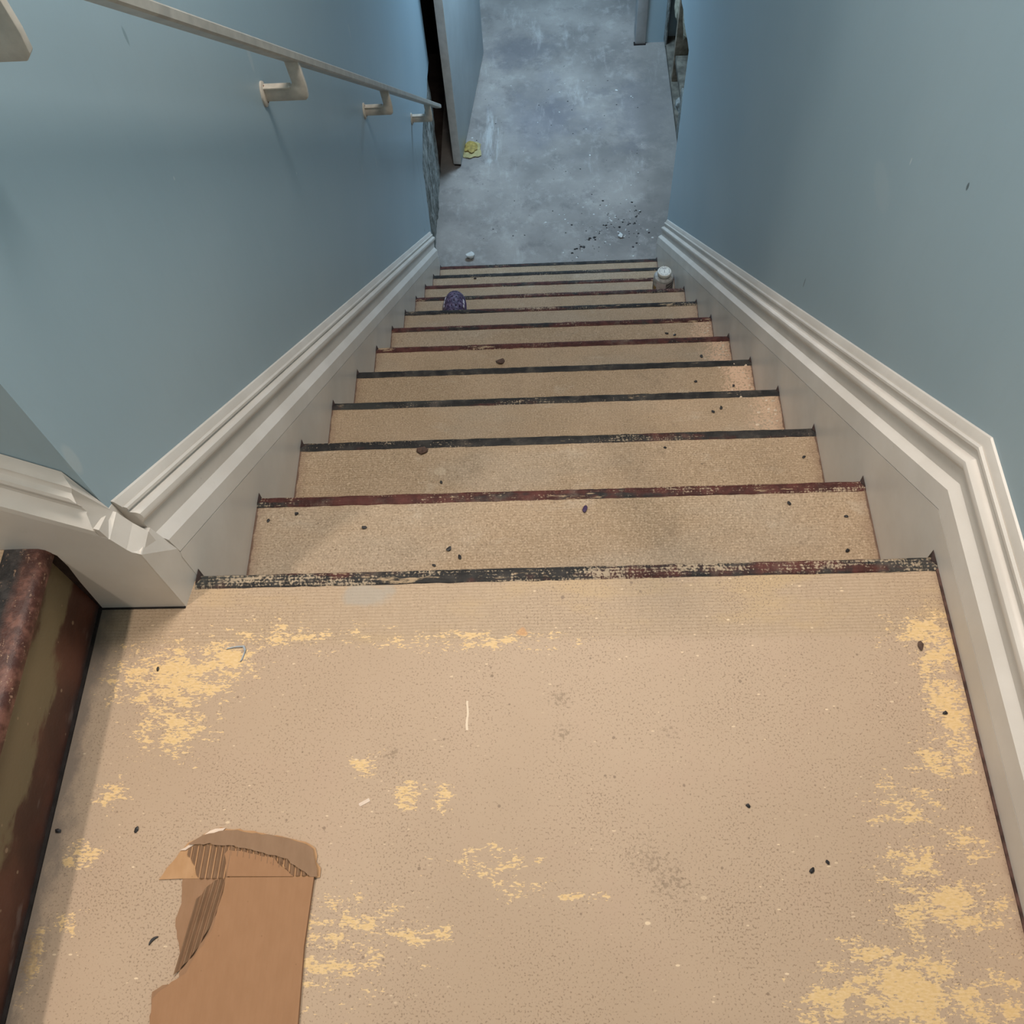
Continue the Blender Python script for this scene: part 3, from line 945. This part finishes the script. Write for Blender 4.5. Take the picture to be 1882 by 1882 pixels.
# corner return block at the head of the left skirting
def zsh(z, y): return z - 0.55 * (y + 0.048)
xs = [(-0.5125, -0.02), (-0.5125, 0.1575), (-0.5135, 0.1590), (-0.5320, 0.1720), (-0.5375, 0.2220), (-0.5425, 0.2260), (-0.5425, -0.02)]
xs2 = [(-0.5050, -0.02), (-0.5060, 0.0765), (-0.5197, 0.1360), (-0.5395, 0.1390), (-0.5412, 0.1900), (-0.5425, 0.1985), (-0.5425, -0.02)]
sections('corner_block', [[(x, -0.0480, z) for x, z in xs], [(x, 0.0015, z) for x, z in xs2]], 'trim', bl, smooth=False)

# upper-flight skirting
bu = empty('baseboard_upper', (-0.6, -0.03, 0))
struct(bu, 'white moulded skirting climbing the upper flight at the left edge', 'baseboard')
U = 0.79
def uz(x): return 0.212 + U * (-0.55 - x)     # vertical position of the moulding foot
ox, oy = -0.6, -0.03
yf = -0.0483
skirt = [(-0.5140, 0.001), (-0.6285, 0.001), (-0.6220, 0.085), (-0.6165, 0.130), (-0.6165, 0.160), (-0.626, 0.176), (-0.645, 0.1785), (-0.858, 0.1785), (-0.858, 0.34), (-1.085, 0.357), (-1.085, 0.52), (-1.30, 0.54),
         (-1.30, uz(-1.30)), (-0.534, uz(-0.534)), (-0.5250, 0.172), (-0.5140, 0.150)]
prism('skirt_board', [(x - ox, z) for x, z in skirt], 'y', yf - oy, -0.0112 - oy, 'trim', bu)
CU = math.cos(math.atan(U))
PU = [(0.0, 0.0), (0.001, 0.008), (0.004, 0.0105), (0.0150, 0.0185), (0.0172, 0.0205), (0.0180, 0.030), (0.0150, 0.0325), (0.0145, 0.0365), (0.0165, 0.0405), (0.0230, 0.0425), (0.0250, 0.0450),
      (0.0255, 0.0490), (0.0250, 0.0505), (0.0290, 0.0525), (0.0350, 0.0580), (0.0368, 0.0590), (0.0368, 0.0)]
def usec(x, jag=0.0):
    r = random.Random(5)
    out = []
    for u, n in PU:
        xx = x - n * U * CU * 0 - (r.uniform(0, jag) if jag else 0) - (0.016 * (n / 0.06) if jag else 0)
        out.append((xx - ox, yf + u - oy, uz(xx) + n / CU))
    return out
sections('moulding', [usec(-1.30), usec(-0.537, 0.008)], 'trim', bu)

# ------------------------------------------------------------------ handrail
XR0, XR1 = -0.4825, -0.4550
def rz(y, z0): return z0 - (y - 1.008) * SL * 1.010
hr = empty('handrail', (-0.469, 1.008, 0.0))
tag(hr, 'cream painted handrail on wall brackets above the left skirting', 'handrail')
def rail_sec(y, k=1.0):
    zb, zt = 0.0775, 0.0985
    c = 0.0035
    pts = [(XR0 + c, zb), (XR1 - c, zb), (XR1, zb + c), (XR1, zt - c), (XR1 - c, zt), (XR0 + c, zt), (XR0, zt - c), (XR0, zb + c)]
    return [(x + 0.469, y - 1.008, rz(y, z)) for x, z in pts]
sections('rail', [rail_sec(-0.30)] + [rail_sec(-0.30 + 0.166 * k) for k in range(1, 20)] + [rail_sec(3.02)], 'rail_paint', hr)

def make_bracket(y, dz=0.0):
    zb = rz(y, 0.0175) + dz
    e = empty('bracket', (-XW, y, zb))
    e.parent = hr
    e.location = (-XW + 0.469, y - 1.008, zb)
    # wall plate, oval
    bm = bmesh.new()
    n = 20
    ring = [[], [], []]
    for k in range(n):
        a = 2 * math.pi * k / n
        for j, (x, s) in enumerate(((0.0002, 1.0), (0.0035, 1.0), (0.0055, 0.82))):
            ring[j].append(bm.verts.new((x, 0.017 * s * math.cos(a), 0.026 * s * math.sin(a) - 0.003)))
    for j in range(2):
        for k in range(n):
            bm.faces.new((ring[j][k], ring[j][(k + 1) % n], ring[j + 1][(k + 1) % n], ring[j + 1][k]))
    bm.faces.new(ring[2]); bm.faces.new(ring[0][::-1])
    pl = bm_obj('wall_plate', bm, 'bracket_paint', e, (0, 0, 0), True)
    for zz in (0.013, -0.019):
        lathe_screw(pl, zz)
    # arm: flat bar standing on edge with a narrow top flange, and upright web
    top = rz(y, 0.080) - zb
    L = 0.0865
    arm = [(0.004, -0.0165), (L - 0.006, -0.0165), (L, -0.010), (L + 0.001, 0.010), (L - 0.003, top + 0.004), (L - 0.028, top + 0.004), (L - 0.0245, 0.022), (L - 0.028, 0.0135), (0.004, 0.0135)]
    prism('arm', arm, 'y', -0.005, 0.005, 'bracket_paint', e, bevel=0.0015, smooth=True)
    box('arm_flange', (0.003, L - 0.030, -0.0075, 0.0075, 0.0105, 0.0145), 'bracket_paint', e, 0.0012)
    return e

def lathe_screw(parent, zz):
    bm = bmesh.new()
    bmesh.ops.create_uvsphere(bm, u_segments=8, v_segments=5, radius=0.0032)
    for v in bm.verts:
        v.co.x *= 0.5
    for v in bm.verts:
        v.co += Vector((0.0055, 0, zz))
    bm_obj('screw', bm, 'rust', parent, (0, 0, 0), True)

for y, dz in ((0.188, -0.010), (1.008, 0), (1.852, 0), (2.694, 0)):
    make_bracket(y, dz)

# ------------------------------------------------------------------ torn cardboard on the landing
cb = empty('cardboard_piece', (-0.38, -0.46, 0.0))
tag(cb, 'torn piece of brown corrugated cardboard lying on the landing', 'cardboard')
cx, cy = -0.38, -0.46
def sheet(name, pts, z0, z1, mat, jag=0.0015, seed=1, jagged=None):
    r = random.Random(seed)
    out = []
    n = len(pts)
    for i in range(n):
        a, b = pts[i], pts[(i + 1) % n]
        L = math.hypot(b[0] - a[0], b[1] - a[1])
        k = max(1, int(L / 0.006)) if (jagged is None or i in jagged) else 1
        for j in range(k):
            t = j / k
            q = jag if (j or jagged is None or i in jagged) else 0
            out.append((a[0] + (b[0] - a[0]) * t + r.uniform(-q, q) - cx, a[1] + (b[1] - a[1]) * t + r.uniform(-q, q) - cy))
    return prism(name, out, 'z', z0, z1, mat, cb)
YF = -0.3985
outer_low = [(-0.455, YF), (-0.2975, YF), (-0.3010, -0.472), (-0.2990, -0.560), (-0.2975, -0.64), (-0.463, -0.64), (-0.4665, -0.549), (-0.469, -0.519), (-0.458, -0.512), (-0.441, -0.506), (-0.441, -0.49), (-0.449, -0.468), (-0.456, -0.443), (-0.453, -0.425)]
sheet('bottom_liner', outer_low, 0.0006, 0.0014, 'cardboard_base', 0.0014, 2, {5, 6, 7, 8, 9, 10, 11, 12, 13})
top_low = [(-0.4030, YF + 0.0005), (-0.2978, YF + 0.0005), (-0.3013, -0.472), (-0.2993, -0.560), (-0.2978, -0.64), (-0.4625, -0.64), (-0.4640, -0.549), (-0.4660, -0.524), (-0.4480, -0.508), (-0.4330, -0.499), (-0.4270, -0.486), (-0.4180, -0.470), (-0.4085, -0.449), (-0.4065, -0.432), (-0.4035, -0.415)]
sheet('top_liner', top_low, 0.0046, 0.0055, 'cardboard_liner', 0.0011, 3, {7, 8, 9, 10, 11, 12, 13, 14})
flap = [(-0.4830, -0.3985), (-0.4640, -0.368), (-0.4550, -0.359), (-0.437, -0.348), (-0.4190, -0.3405), (-0.4020, -0.342), (-0.354, -0.349), (-0.314, -0.357), (-0.300, -0.365), (-0.2965, -0.380), (-0.2920, -0.388), (-0.2915, -0.398), (-0.2975, YF), (-0.455, YF)]
sheet('flap_liner', flap, 0.0012, 0.0020, 'cardboard_pale', 0.0012, 4, {0, 1, 2, 3, 4, 5, 6, 7, 8, 9, 10})
rim = [(-0.4540, -0.3605), (-0.437, -0.3500), (-0.4190, -0.3450), (-0.4020, -0.3440), (-0.354, -0.351), (-0.314, -0.359), (-0.3015, -0.367), (-0.2985, -0.382), (-0.2945, -0.390), (-0.2945, -0.397), (-0.303, -0.397), (-0.316, -0.389), (-0.331, -0.3785), (-0.347, -0.3745), (-0.370, -0.3690), (-0.398, -0.3630), (-0.428, -0.3600)]
sheet('torn_rim', rim, 0.0050, 0.0057, 'cardboard_grey', 0.0009, 5)
mid = [(-0.4030, YF + 0.0012), (-0.4035, -0.385), (-0.408, -0.3720), (-0.404, -0.3675), (-0.385, -0.3690), (-0.362, -0.3745), (-0.348, -0.3765), (-0.337, -0.3865), (-0.322, YF + 0.0012)]
sheet('flap_top_liner', mid, 0.0040, 0.0048, 'cardboard_liner', 0.0009, 6, {0, 1, 2, 3, 4, 5, 6, 7})
pap = [(-0.4630, -0.3660), (-0.4520, -0.3590), (-0.4370, -0.3490), (-0.4230, -0.3415), (-0.4120, -0.3425), (-0.4180, -0.3475), (-0.4290, -0.3530), (-0.4440, -0.3600), (-0.4570, -0.3665)]
sheet('torn_paper_edge', pap, 0.0030, 0.0036, 'torn_paper', 0.0012, 7)

def flutes(name, x0, x1, yt, yb, n, slant, zc, parent, amp=0.0016):
    """wavy corrugation: ridges run along y"""
    bm = bmesh.new()
    per = 0.0074
    m = int(round((x1 - x0) / per)) * 8
    cols = []
    for k in range(m + 1):
        x = x0 + (x1 - x0) * k / m
        z = zc + amp * math.cos(2 * math.pi * (x - x0) / per)
        ya, yb_ = yt(x), yb(x)
        cols.append([bm.verts.new((x - cx + slant * (ya - YF), ya - cy, z)), bm.verts.new((x - cx + slant * (yb_ - YF), yb_ - cy, z))])
    for a, b in zip(cols, cols[1:]):
        bm.faces.new((a[0], b[0], b[1], a[1]))
    return bm_obj(name, bm, 'cardboard_flutes', parent, (0, 0, 0), True)

def interp(pts):
    def f(x):
        if x <= pts[0][0]: return pts[0][1]
        for (a, b), (c, d) in zip(pts, pts[1:]):
            if x <= c: return b + (d - b) * (x - a) / (c - a)
        return pts[-1][1]
    return f
# ridges bared below the fold (they slant a little with the sheet) and on the flap
fl1 = flutes('flutes', -0.4300, -0.4010, interp([(-0.435, -0.43), (-0.42, -0.405), (-0.412, YF - 0.001), (-0.40, YF - 0.001)]),
             interp([(-0.433, -0.505), (-0.425, -0.495), (-0.415, -0.48), (-0.406, -0.455), (-0.40, -0.42)]), 7, 0.16, 0.0036, cb, 0.0021)
flutes('flutes', -0.4540, -0.3995, interp([(-0.46, -0.366), (-0.44, -0.360), (-0.39, -0.362)]),
       interp([(-0.456, -0.370), (-0.446, -0.380), (-0.436, YF), (-0.39, YF)]), 8, 0.03, 0.0034, cb)
flutes('flutes', -0.4000, -0.3370, interp([(-0.42, -0.360), (-0.38, -0.366), (-0.33, -0.375)]),
       interp([(-0.41, -0.372), (-0.37, -0.378), (-0.335, -0.389)]), 8, 0.0, 0.0034, cb)
flutes('flutes', -0.3400, -0.2980, interp([(-0.34, -0.375), (-0.30, -0.386)]), interp([(-0.34, -0.380), (-0.325, -0.3965), (-0.29, -0.3965)]), 8, 0.0, 0.0034, cb)

# ------------------------------------------------------------------ purple clog
cl = empty('purple_clog', (-0.353, 1.765, -8 * H))
tag(cl, 'purple perforated plastic clog with its rounded toe at the edge of a lower stair', 'shoe')
def clog_half(y):
    """half width along the length, y from heel (-0.12) to toe (0.128)"""
    t = (y + 0.12) / 0.248
    if t < 0.12: return 0.034 * math.sqrt(max(0, 1 - ((0.12 - t) / 0.12) ** 2)) + 0.0005
    if t < 0.62: return 0.034 + 0.010 * (t - 0.12) / 0.5
    return 0.044 * math.sqrt(max(0.0, 1 - ((t - 0.62) / 0.38) ** 2.2)) + 0.0005
bm = bmesh.new()   # sole
rows = []
ny = 40
ys = [-0.12 + 0.248 * (0.5 - 0.5 * math.cos(math.pi * k / ny)) for k in range(ny + 1)]
secs = []
for y in ys:
    w = clog_half(y)
    secs.append([(-w * 0.93, y, 0.0005), (w * 0.93, y, 0.0005), (w, y, 0.006), (w, y, 0.017), (w * 0.96, y, 0.021), (-w * 0.96, y, 0.021), (-w, y, 0.017), (-w, y, 0.006)])
sections('sole', secs, 'purple_plastic', cl)
# perforated vamp: dome over the front half
def dome(y, a, lift=0.0):
    w = clog_half(y) * 0.90 + lift
    hgt = 0.050 * math.sqrt(max(0.0, 1 - (max(0.0, y - 0.010) / 0.1125) ** 2.6)) + 0.001 + lift
    return (w * math.cos(a), y, 0.019 + hgt * max(0.0, math.sin(a)) ** 0.8)
bm = bmesh.new()
nu, nv = 30, 30
grid = []
for i in range(nu + 1):
    y = -0.045 + (0.122 + 0.045) * math.sin(0.5 * math.pi * i / nu)
    grid.append([bm.verts.new(dome(y, math.pi * j / nv)) for j in range(nv + 1)])
for i in range(nu):
    for j in range(nv):
        if 4 <= i <= 22 and 8 <= j <= 21 and i % 3 == 1 and (j + (i // 3) % 2 * 2) % 4 == 0:
            continue      # ventilation hole
        bm.faces.new((grid[i][j], grid[i][j + 1], grid[i + 1][j + 1], grid[i + 1][j]))
bmesh.ops.remove_doubles(bm, verts=bm.verts, dist=1e-5)
vamp = bm_obj('vamp', bm, 'purple_mottled', cl, (0, 0, 0), True)
mod = vamp.modifiers.new('thick', 'SOLIDIFY')
mod.thickness = 0.003
# dark toe bumper and side vents coloured white for reflected light
def rim_pts(k, n, out, zz):
    a = math.pi * k / n
    y = 0.02 + 0.108 * math.sin(a) ** 0.9
    return (clog_half(min(y, 0.1275)) * out * (1 if math.cos(a) >= 0 else -1) if abs(math.cos(a)) > 1e-6 else 0, y, zz)
secs = []
n = 40
for k in range(n + 1):
    t = -1 + 2 * k / n
    yy = 0.03 + 0.096 * (1 - abs(t) ** 2.4)
    w = clog_half(yy) * (1 if t > 0 else -1) if abs(t) > 0.02 else 0
    c = Vector((w, yy, 0.024))
    inn = Vector((w * 0.86, yy - 0.006, 0.034))
    secs.append([(c.x, c.y, 0.016), (c.x * 1.02, c.y + 0.001, 0.024), tuple(inn), (inn.x * 0.95, inn.y, 0.026)])
sections('toe_bumper', secs, 'purple_plastic', cl)
for a0, a1, y0_, y1_ in ((146, 155, 0.064, 0.078), (150, 160, 0.046, 0.060), (152, 161, 0.030, 0.041), (20, 33, 0.044, 0.064), (22, 31, 0.026, 0.038)):
    pts = []
    for lift in (0.0004, 0.0022):
        for y, a in ((y0_, a0), (y1_, a0), (y1_, a1), (y0_, a1)):
            pts.append(dome(y, math.radians(a), lift))
    mesh_obj('side_vent', pts, [(0, 3, 2, 1), (4, 5, 6, 7), (0, 1, 5, 4), (1, 2, 6, 5), (2, 3, 7, 6), (3, 0, 4, 7)], 'vent_glint', cl)

# ------------------------------------------------------------------ small bottle on a lower stair
bt = empty('small_bottle', (0.4520, 2.062, -9 * H))
tag(bt, 'small squat bottle with white cap standing on a lower stair by the right skirting', 'bottle')
lathe('body', [(0.036, 0.0005), (0.039, 0.004), (0.039, 0.076), (0.036, 0.081), (0.024, 0.086), (0.019, 0.087)], 'clear_grey', bt)
lathe('neck', [(0.0215, 0.0855), (0.0215, 0.093)], 'dark_plastic', bt)
cap = lathe('cap', [(0.0255, 0.091), (0.0270, 0.094), (0.0270, 0.104), (0.0250, 0.107), (0.0225, 0.107), (0.0220, 0.1062)], 'white_plastic', bt)
for k in range(26):   # raised ribs of print round the cap
    a = 2 * math.pi * k / 26
    r0, r1 = 0.0185, 0.0208
    if k % 4 == 3: continue
    da_ = 0.07
    v = [(r * math.cos(a + s), r * math.sin(a + s), z) for z in (0.1060, 0.1066) for r, s in ((r0, -da_), (r1, -da_), (r1, da_), (r0, da_))]
    mesh_obj('cap_mark', v, [(0, 3, 2, 1), (4, 5, 6, 7), (0, 1, 5, 4), (1, 2, 6, 5), (2, 3, 7, 6), (3, 0, 4, 7)], 'grey_print', cap)
box('cap_mark', (-0.008, 0.008, 0.012, 0.0145, 0.1060, 0.1066), 'grey_print', cap)
box('cap_mark', (-0.0012, 0.0012, -0.008, 0.006, 0.1060, 0.1066), 'grey_print', cap)
def wrap(name, a0, a1, z0, z1, mat, n=14):
    v, f = [], []
    for k in range(n + 1):
        a = a0 + (a1 - a0) * k / n
        for r, z in ((0.0392, z0), (0.0396, z0), (0.0396, z1), (0.0392, z1)):
            v.append((r * math.cos(a), r * math.sin(a), z))
    for k in range(n):
        for j in range(4):
            f.append((k * 4 + j, k * 4 + (j + 1) % 4, k * 4 + 4 + (j + 1) % 4, k * 4 + 4 + j))
    f += [(0, 1, 2, 3), (n * 4 + 3, n * 4 + 2, n * 4 + 1, n * 4)]
    mesh_obj(name, v, f, mat, bt, (0, 0, 0), True)
wrap('label_panel', math.radians(222), math.radians(278), 0.010, 0.075, 'label_pink')
wrap('stain_band', math.radians(196), math.radians(221), 0.004, 0.045, 'amber_plastic')
wrap('label_panel', math.radians(279), math.radians(400), 0.006, 0.074, 'label_dark')
wrap('label_panel', math.radians(41), math.radians(194), 0.006, 0.064, 'label_dark')

# ------------------------------------------------------------------ small things and debris
def crumb_mesh(seed, s):
    r = random.Random(seed)
    bm = bmesh.new()
    bmesh.ops.create_icosphere(bm, subdivisions=1, radius=1.0)
    for v in bm.verts:
        k = 1 + r.uniform(-0.25, 0.25)
        v.co = Vector((v.co.x * s * 1.25 * k, v.co.y * s * 0.8 * k, (v.co.z + 1) * s * 0.40 * k + 0.0001))
    return bm

def crumb(name, x, y, z, s, mat, label, cat, group, seed, rot=0.0):
    o = bm_obj(name, crumb_mesh(seed, s), mat, None, (x, y, z))
    o.rotation_euler = (0, 0, rot)
    tag(o, label, cat, group)
    return o

LC = [(-0.619, -0.343, .0035), (-0.522, -0.342, .0033), (0.216, -0.32, .003), (0.280, -0.393, .0036), (0.299, -0.384, .0028), (0.471, -0.21, .0034), (-0.535, -0.137, .0028)]
for k, (x, y, s) in enumerate(LC):
    crumb('black_crumb', x, y, 0.0001, s, 'black_crumb', 'tiny black crumb lying on the beige landing', 'crumb', 'black crumbs on the landing', 40 + k, k * 1.3)
o = crumb('brown_crumb', 0.459, -0.121, 0.0001, 0.0055, 'brown_crumb', 'brown crumb on the yellow worn patch by the right skirting', 'crumb', None, 77, 1.4)
# curved dark sliver
secs = []
for k in range(9):
    a = math.radians(100 + 70 * k / 8)
    c = Vector((0.011 * math.cos(a), 0.011 * math.sin(a), 0.0012))
    w = 0.0013 * math.sin(math.pi * (0.12 + 0.8 * k / 8))
    d = Vector((math.cos(a), math.sin(a), 0))
    secs.append([tuple(c - d * w + Vector((0, 0, -0.001))), tuple(c + d * w + Vector((0, 0, -0.001))), tuple(c + d * w + Vector((0, 0, 0.001))), tuple(c - d * w + Vector((0, 0, 0.001)))])
o = sections('curved_sliver', secs, 'black_crumb')
o.location = (-0.471, -0.472, 0.0002)
tag(o, 'small curved black sliver on the landing beside the torn cardboard', 'sliver')
# bent grey-blue scrap
secs = []
for p in ((-0.022, 0.0055), (-0.010, 0.008), (0.0, 0.0085), (0.003, 0.002), (0.001, -0.006), (-0.0005, -0.012)):
    secs.append([(p[0] - 0.0012, p[1] - 0.001, 0.0004), (p[0] + 0.0012, p[1] + 0.001, 0.0004), (p[0] + 0.0010, p[1] + 0.001, 0.0022), (p[0] - 0.0010, p[1] - 0.001, 0.0022)])
o = sections('bent_scrap', secs, 'blue_scrap')
o.location = (-0.424, -0.116, 0)
tag(o, 'bent grey-blue scrap on the yellow worn patch of the landing', 'scrap')
o = box('paper_sliver', (-0.007, 0.007, -0.0022, 0.0022, 0.0001, 0.0008), 'torn_paper', None, 0.0002, (-0.246, -0.312, 0.0))
o.rotation_euler = (0, 0, 0.5)
tag(o, 'tiny pale paper sliver on the landing', 'scrap')

TC = [(1, -0.319, 0.173, .0042), (1, -0.178, 0.130, .0046), (1, -0.160, 0.115, .0036), (1, -0.201, 0.101, .0034), (1, -0.436, 0.202, .0035), (1, -0.482, 0.190, .0034), (1, 0.377, 0.202, .0038), (1, 0.465, 0.175, .003), (1, 0.456, 0.113, .004),
      (2, -0.221, 0.373, .0034), (2, 0.212, 0.440, .003), (2, 0.474, 0.411, .0036), (3, 0.372, 0.666, .0044), (3, 0.353, 0.656, .004), (4, 0.359, 0.884, .0042), (4, 0.452, 0.868, .004), (5, 0.42, 1.115, .005), (6, 0.36, 1.36, .005), (6, 0.385, 1.353, .005),
      (8, -0.41, 1.80, .005), (6, -0.3, 1.33, .0045), (10, -0.32, 2.335, .006)]
ORD = ['', 'first', 'second', 'third', 'fourth', 'fifth', 'sixth', 'seventh', 'eighth', 'ninth', 'tenth', 'eleventh']
for k, (i, x, y, s) in enumerate(TC):
    crumb('black_crumb', x, y, -i * H + 0.0001, s, 'black_crumb', 'tiny black crumb lying on the %s stair below the landing' % ORD[i], 'crumb', 'black crumbs on the %s stair' % ORD[i], 90 + k, k * 0.9)
crumb('brown_chip', -0.26, 0.445, -2 * H + 0.0001, 0.010, 'brown_crumb', 'brown chip lying just behind the nosing of the second stair', 'chip', None, 130, 0.1)
crumb('purple_chip', 0.044, 0.198, -H + 0.0001, 0.006, 'purple_plastic', 'small dark purple chip near the middle of the first stair', 'chip', None, 131, 1.2)
crumb('brown_leaf', -0.145, 1.115, -5 * H + 0.0001, 0.011, 'brown_crumb', 'brown dried scrap in the middle of the fifth stair', 'scrap', None, 132, -0.2)

def scatter(name, items, mat, label, cat, items2=None, parent=None):
    verts, faces = [], []
    fi = []
    for k, (x, y, z, s) in enumerate(items + (items2 or [])):
        r = random.Random(k * 3 + 1)
        b = len(verts)
        a0 = r.uniform(0, 6)
        n = 5
        for j in range(n):
            a = a0 + 2 * math.pi * j / n
            q = s * r.uniform(0.6, 1.2)
            verts.append((x + q * 1.2 * math.cos(a), y + q * math.sin(a), z + 0.0002))
        verts.append((x + r.uniform(-.3, .3) * s, y + r.uniform(-.3, .3) * s, z + s * r.uniform(0.4, 0.8)))
        for j in range(n):
            faces.append((b + j, b + (j + 1) % n, b + n))
        faces.append(tuple(b + n - 1 - j for j in range(n)))
        fi += [0 if k < len(items) else 1] * (n + 1)
    me = bpy.data.meshes.new(name)
    me.from_pydata(verts, [], faces)
    for m_ in (mat if isinstance(mat, (list, tuple)) else [mat]):
        me.materials.append(M[m_])
    me.polygons.foreach_set('material_index', fi)
    o = bpy.data.objects.new(name, me)
    C.objects.link(o)
    o.parent = parent
    tag(o, label, cat, kind='stuff')
    return o

r = random.Random(21)
it = []
for k in range(60):
    it.append((r.gauss(0.36, 0.11), r.gauss(3.02, 0.075), ZF, r.choice((0.002, 0.003, 0.0035, 0.006))))
for k in range(34):
    t = r.random()
    it.append((0.12 + 0.20 * t + r.gauss(0, 0.012), 2.84 + 0.19 * t + r.gauss(0, 0.014), ZF, r.choice((0.002, 0.003, 0.004, 0.007))))
for k in range(90):
    it.append((r.uniform(-0.48, 0.56), r.uniform(2.72, 4.3), ZF, r.choice((0.002, 0.0025, 0.004))))
it = [q for q in it if abs(q[0]) < 0.53 and q[1] > 2.66]
it_dark = it
it = []
for k in range(60):
    it.append((r.gauss(0.36, 0.12), r.gauss(3.0, 0.10), ZF, r.choice((0.002, 0.003, 0.005))))
for k in range(40):
    it.append((r.uniform(-0.45, 0.6), r.uniform(2.72, 4.2), ZF, r.uniform(0.002, 0.006)))
it = [q for q in it if abs(q[0]) < 0.53 and q[1] > 2.66]
scatter('floor_grit', it_dark, ['black_crumb', 'white_plaster'], 'dark and pale grit scattered over the grey concrete floor', 'grit', it)
it = []
for i in (3, 4, 5, 6):
    for k in range(38):
        x = HW - 0.006 - abs(r.gauss(0, 0.035))
        y = i * D - r.uniform(0.004, 0.20)
        it.append((x, y, -i * H + 0.0002, r.uniform(0.0015, 0.0042)))
scatter('paint_flakes', it, 'flake', 'pale paint flakes gathered on the treads beside the right skirting', None, None, st)

lump_o = lumps('plaster_lump', 0, 0, 0.016, 0.022, 0.017, 0.014, 'white_plaster', None, (0, 0, 0), 31, 2)
lump_o.location = (-0.383, 2.835, ZF)
tag(lump_o, 'white plaster lump on the concrete at the stair foot', 'plaster lump')
lump_o = lumps('plaster_lump', 0, 0, 0.007, 0.012, 0.014, 0.006, 'white_plaster', None, (0, 0, 0), 35, 2)
lump_o.location = (0.365, 2.945, ZF)
tag(lump_o, 'small pale plaster bit among the dark grit on the concrete', 'plaster lump')

# yellow dried puddle / foam scrap by the door
ys_ = empty('yellow_scrap', (-0.395, 3.615, ZF))
tag(ys_, 'crumpled yellow foam scrap on the floor against the basement door', 'scrap')
lumps('rim', 0, 0, 0.006, 0.052, 0.062, 0.005, 'pale_foam', ys_, (0, 0, 0), 41, 3)
lumps('core', -0.005, 0.012, 0.014, 0.034, 0.042, 0.010, 'yellow_foam', ys_, (0, 0, 0), 44, 3)

# ------------------------------------------------------------------ lamp housings (above the frame)
def lamp(loc, rad, label):
    e = empty('ceiling_lamp', loc)
    tag(e, label, 'lamp')
    lathe('housing', [(rad * 1.25, 0.0), (rad * 1.3, 0.02), (rad * 1.1, 0.05), (rad * 0.9, 0.055)], 'lamp_metal', e)
lamp((-1.02, -0.50, 2.30), 0.09, 'round ceiling lamp over the upper flight')
lamp((0.10, 0.70, 2.30), 0.33, 'round ceiling lamp over the stairs')
lamp((0.10, 4.05, -0.037), 0.23, 'round ceiling lamp in the basement hall')
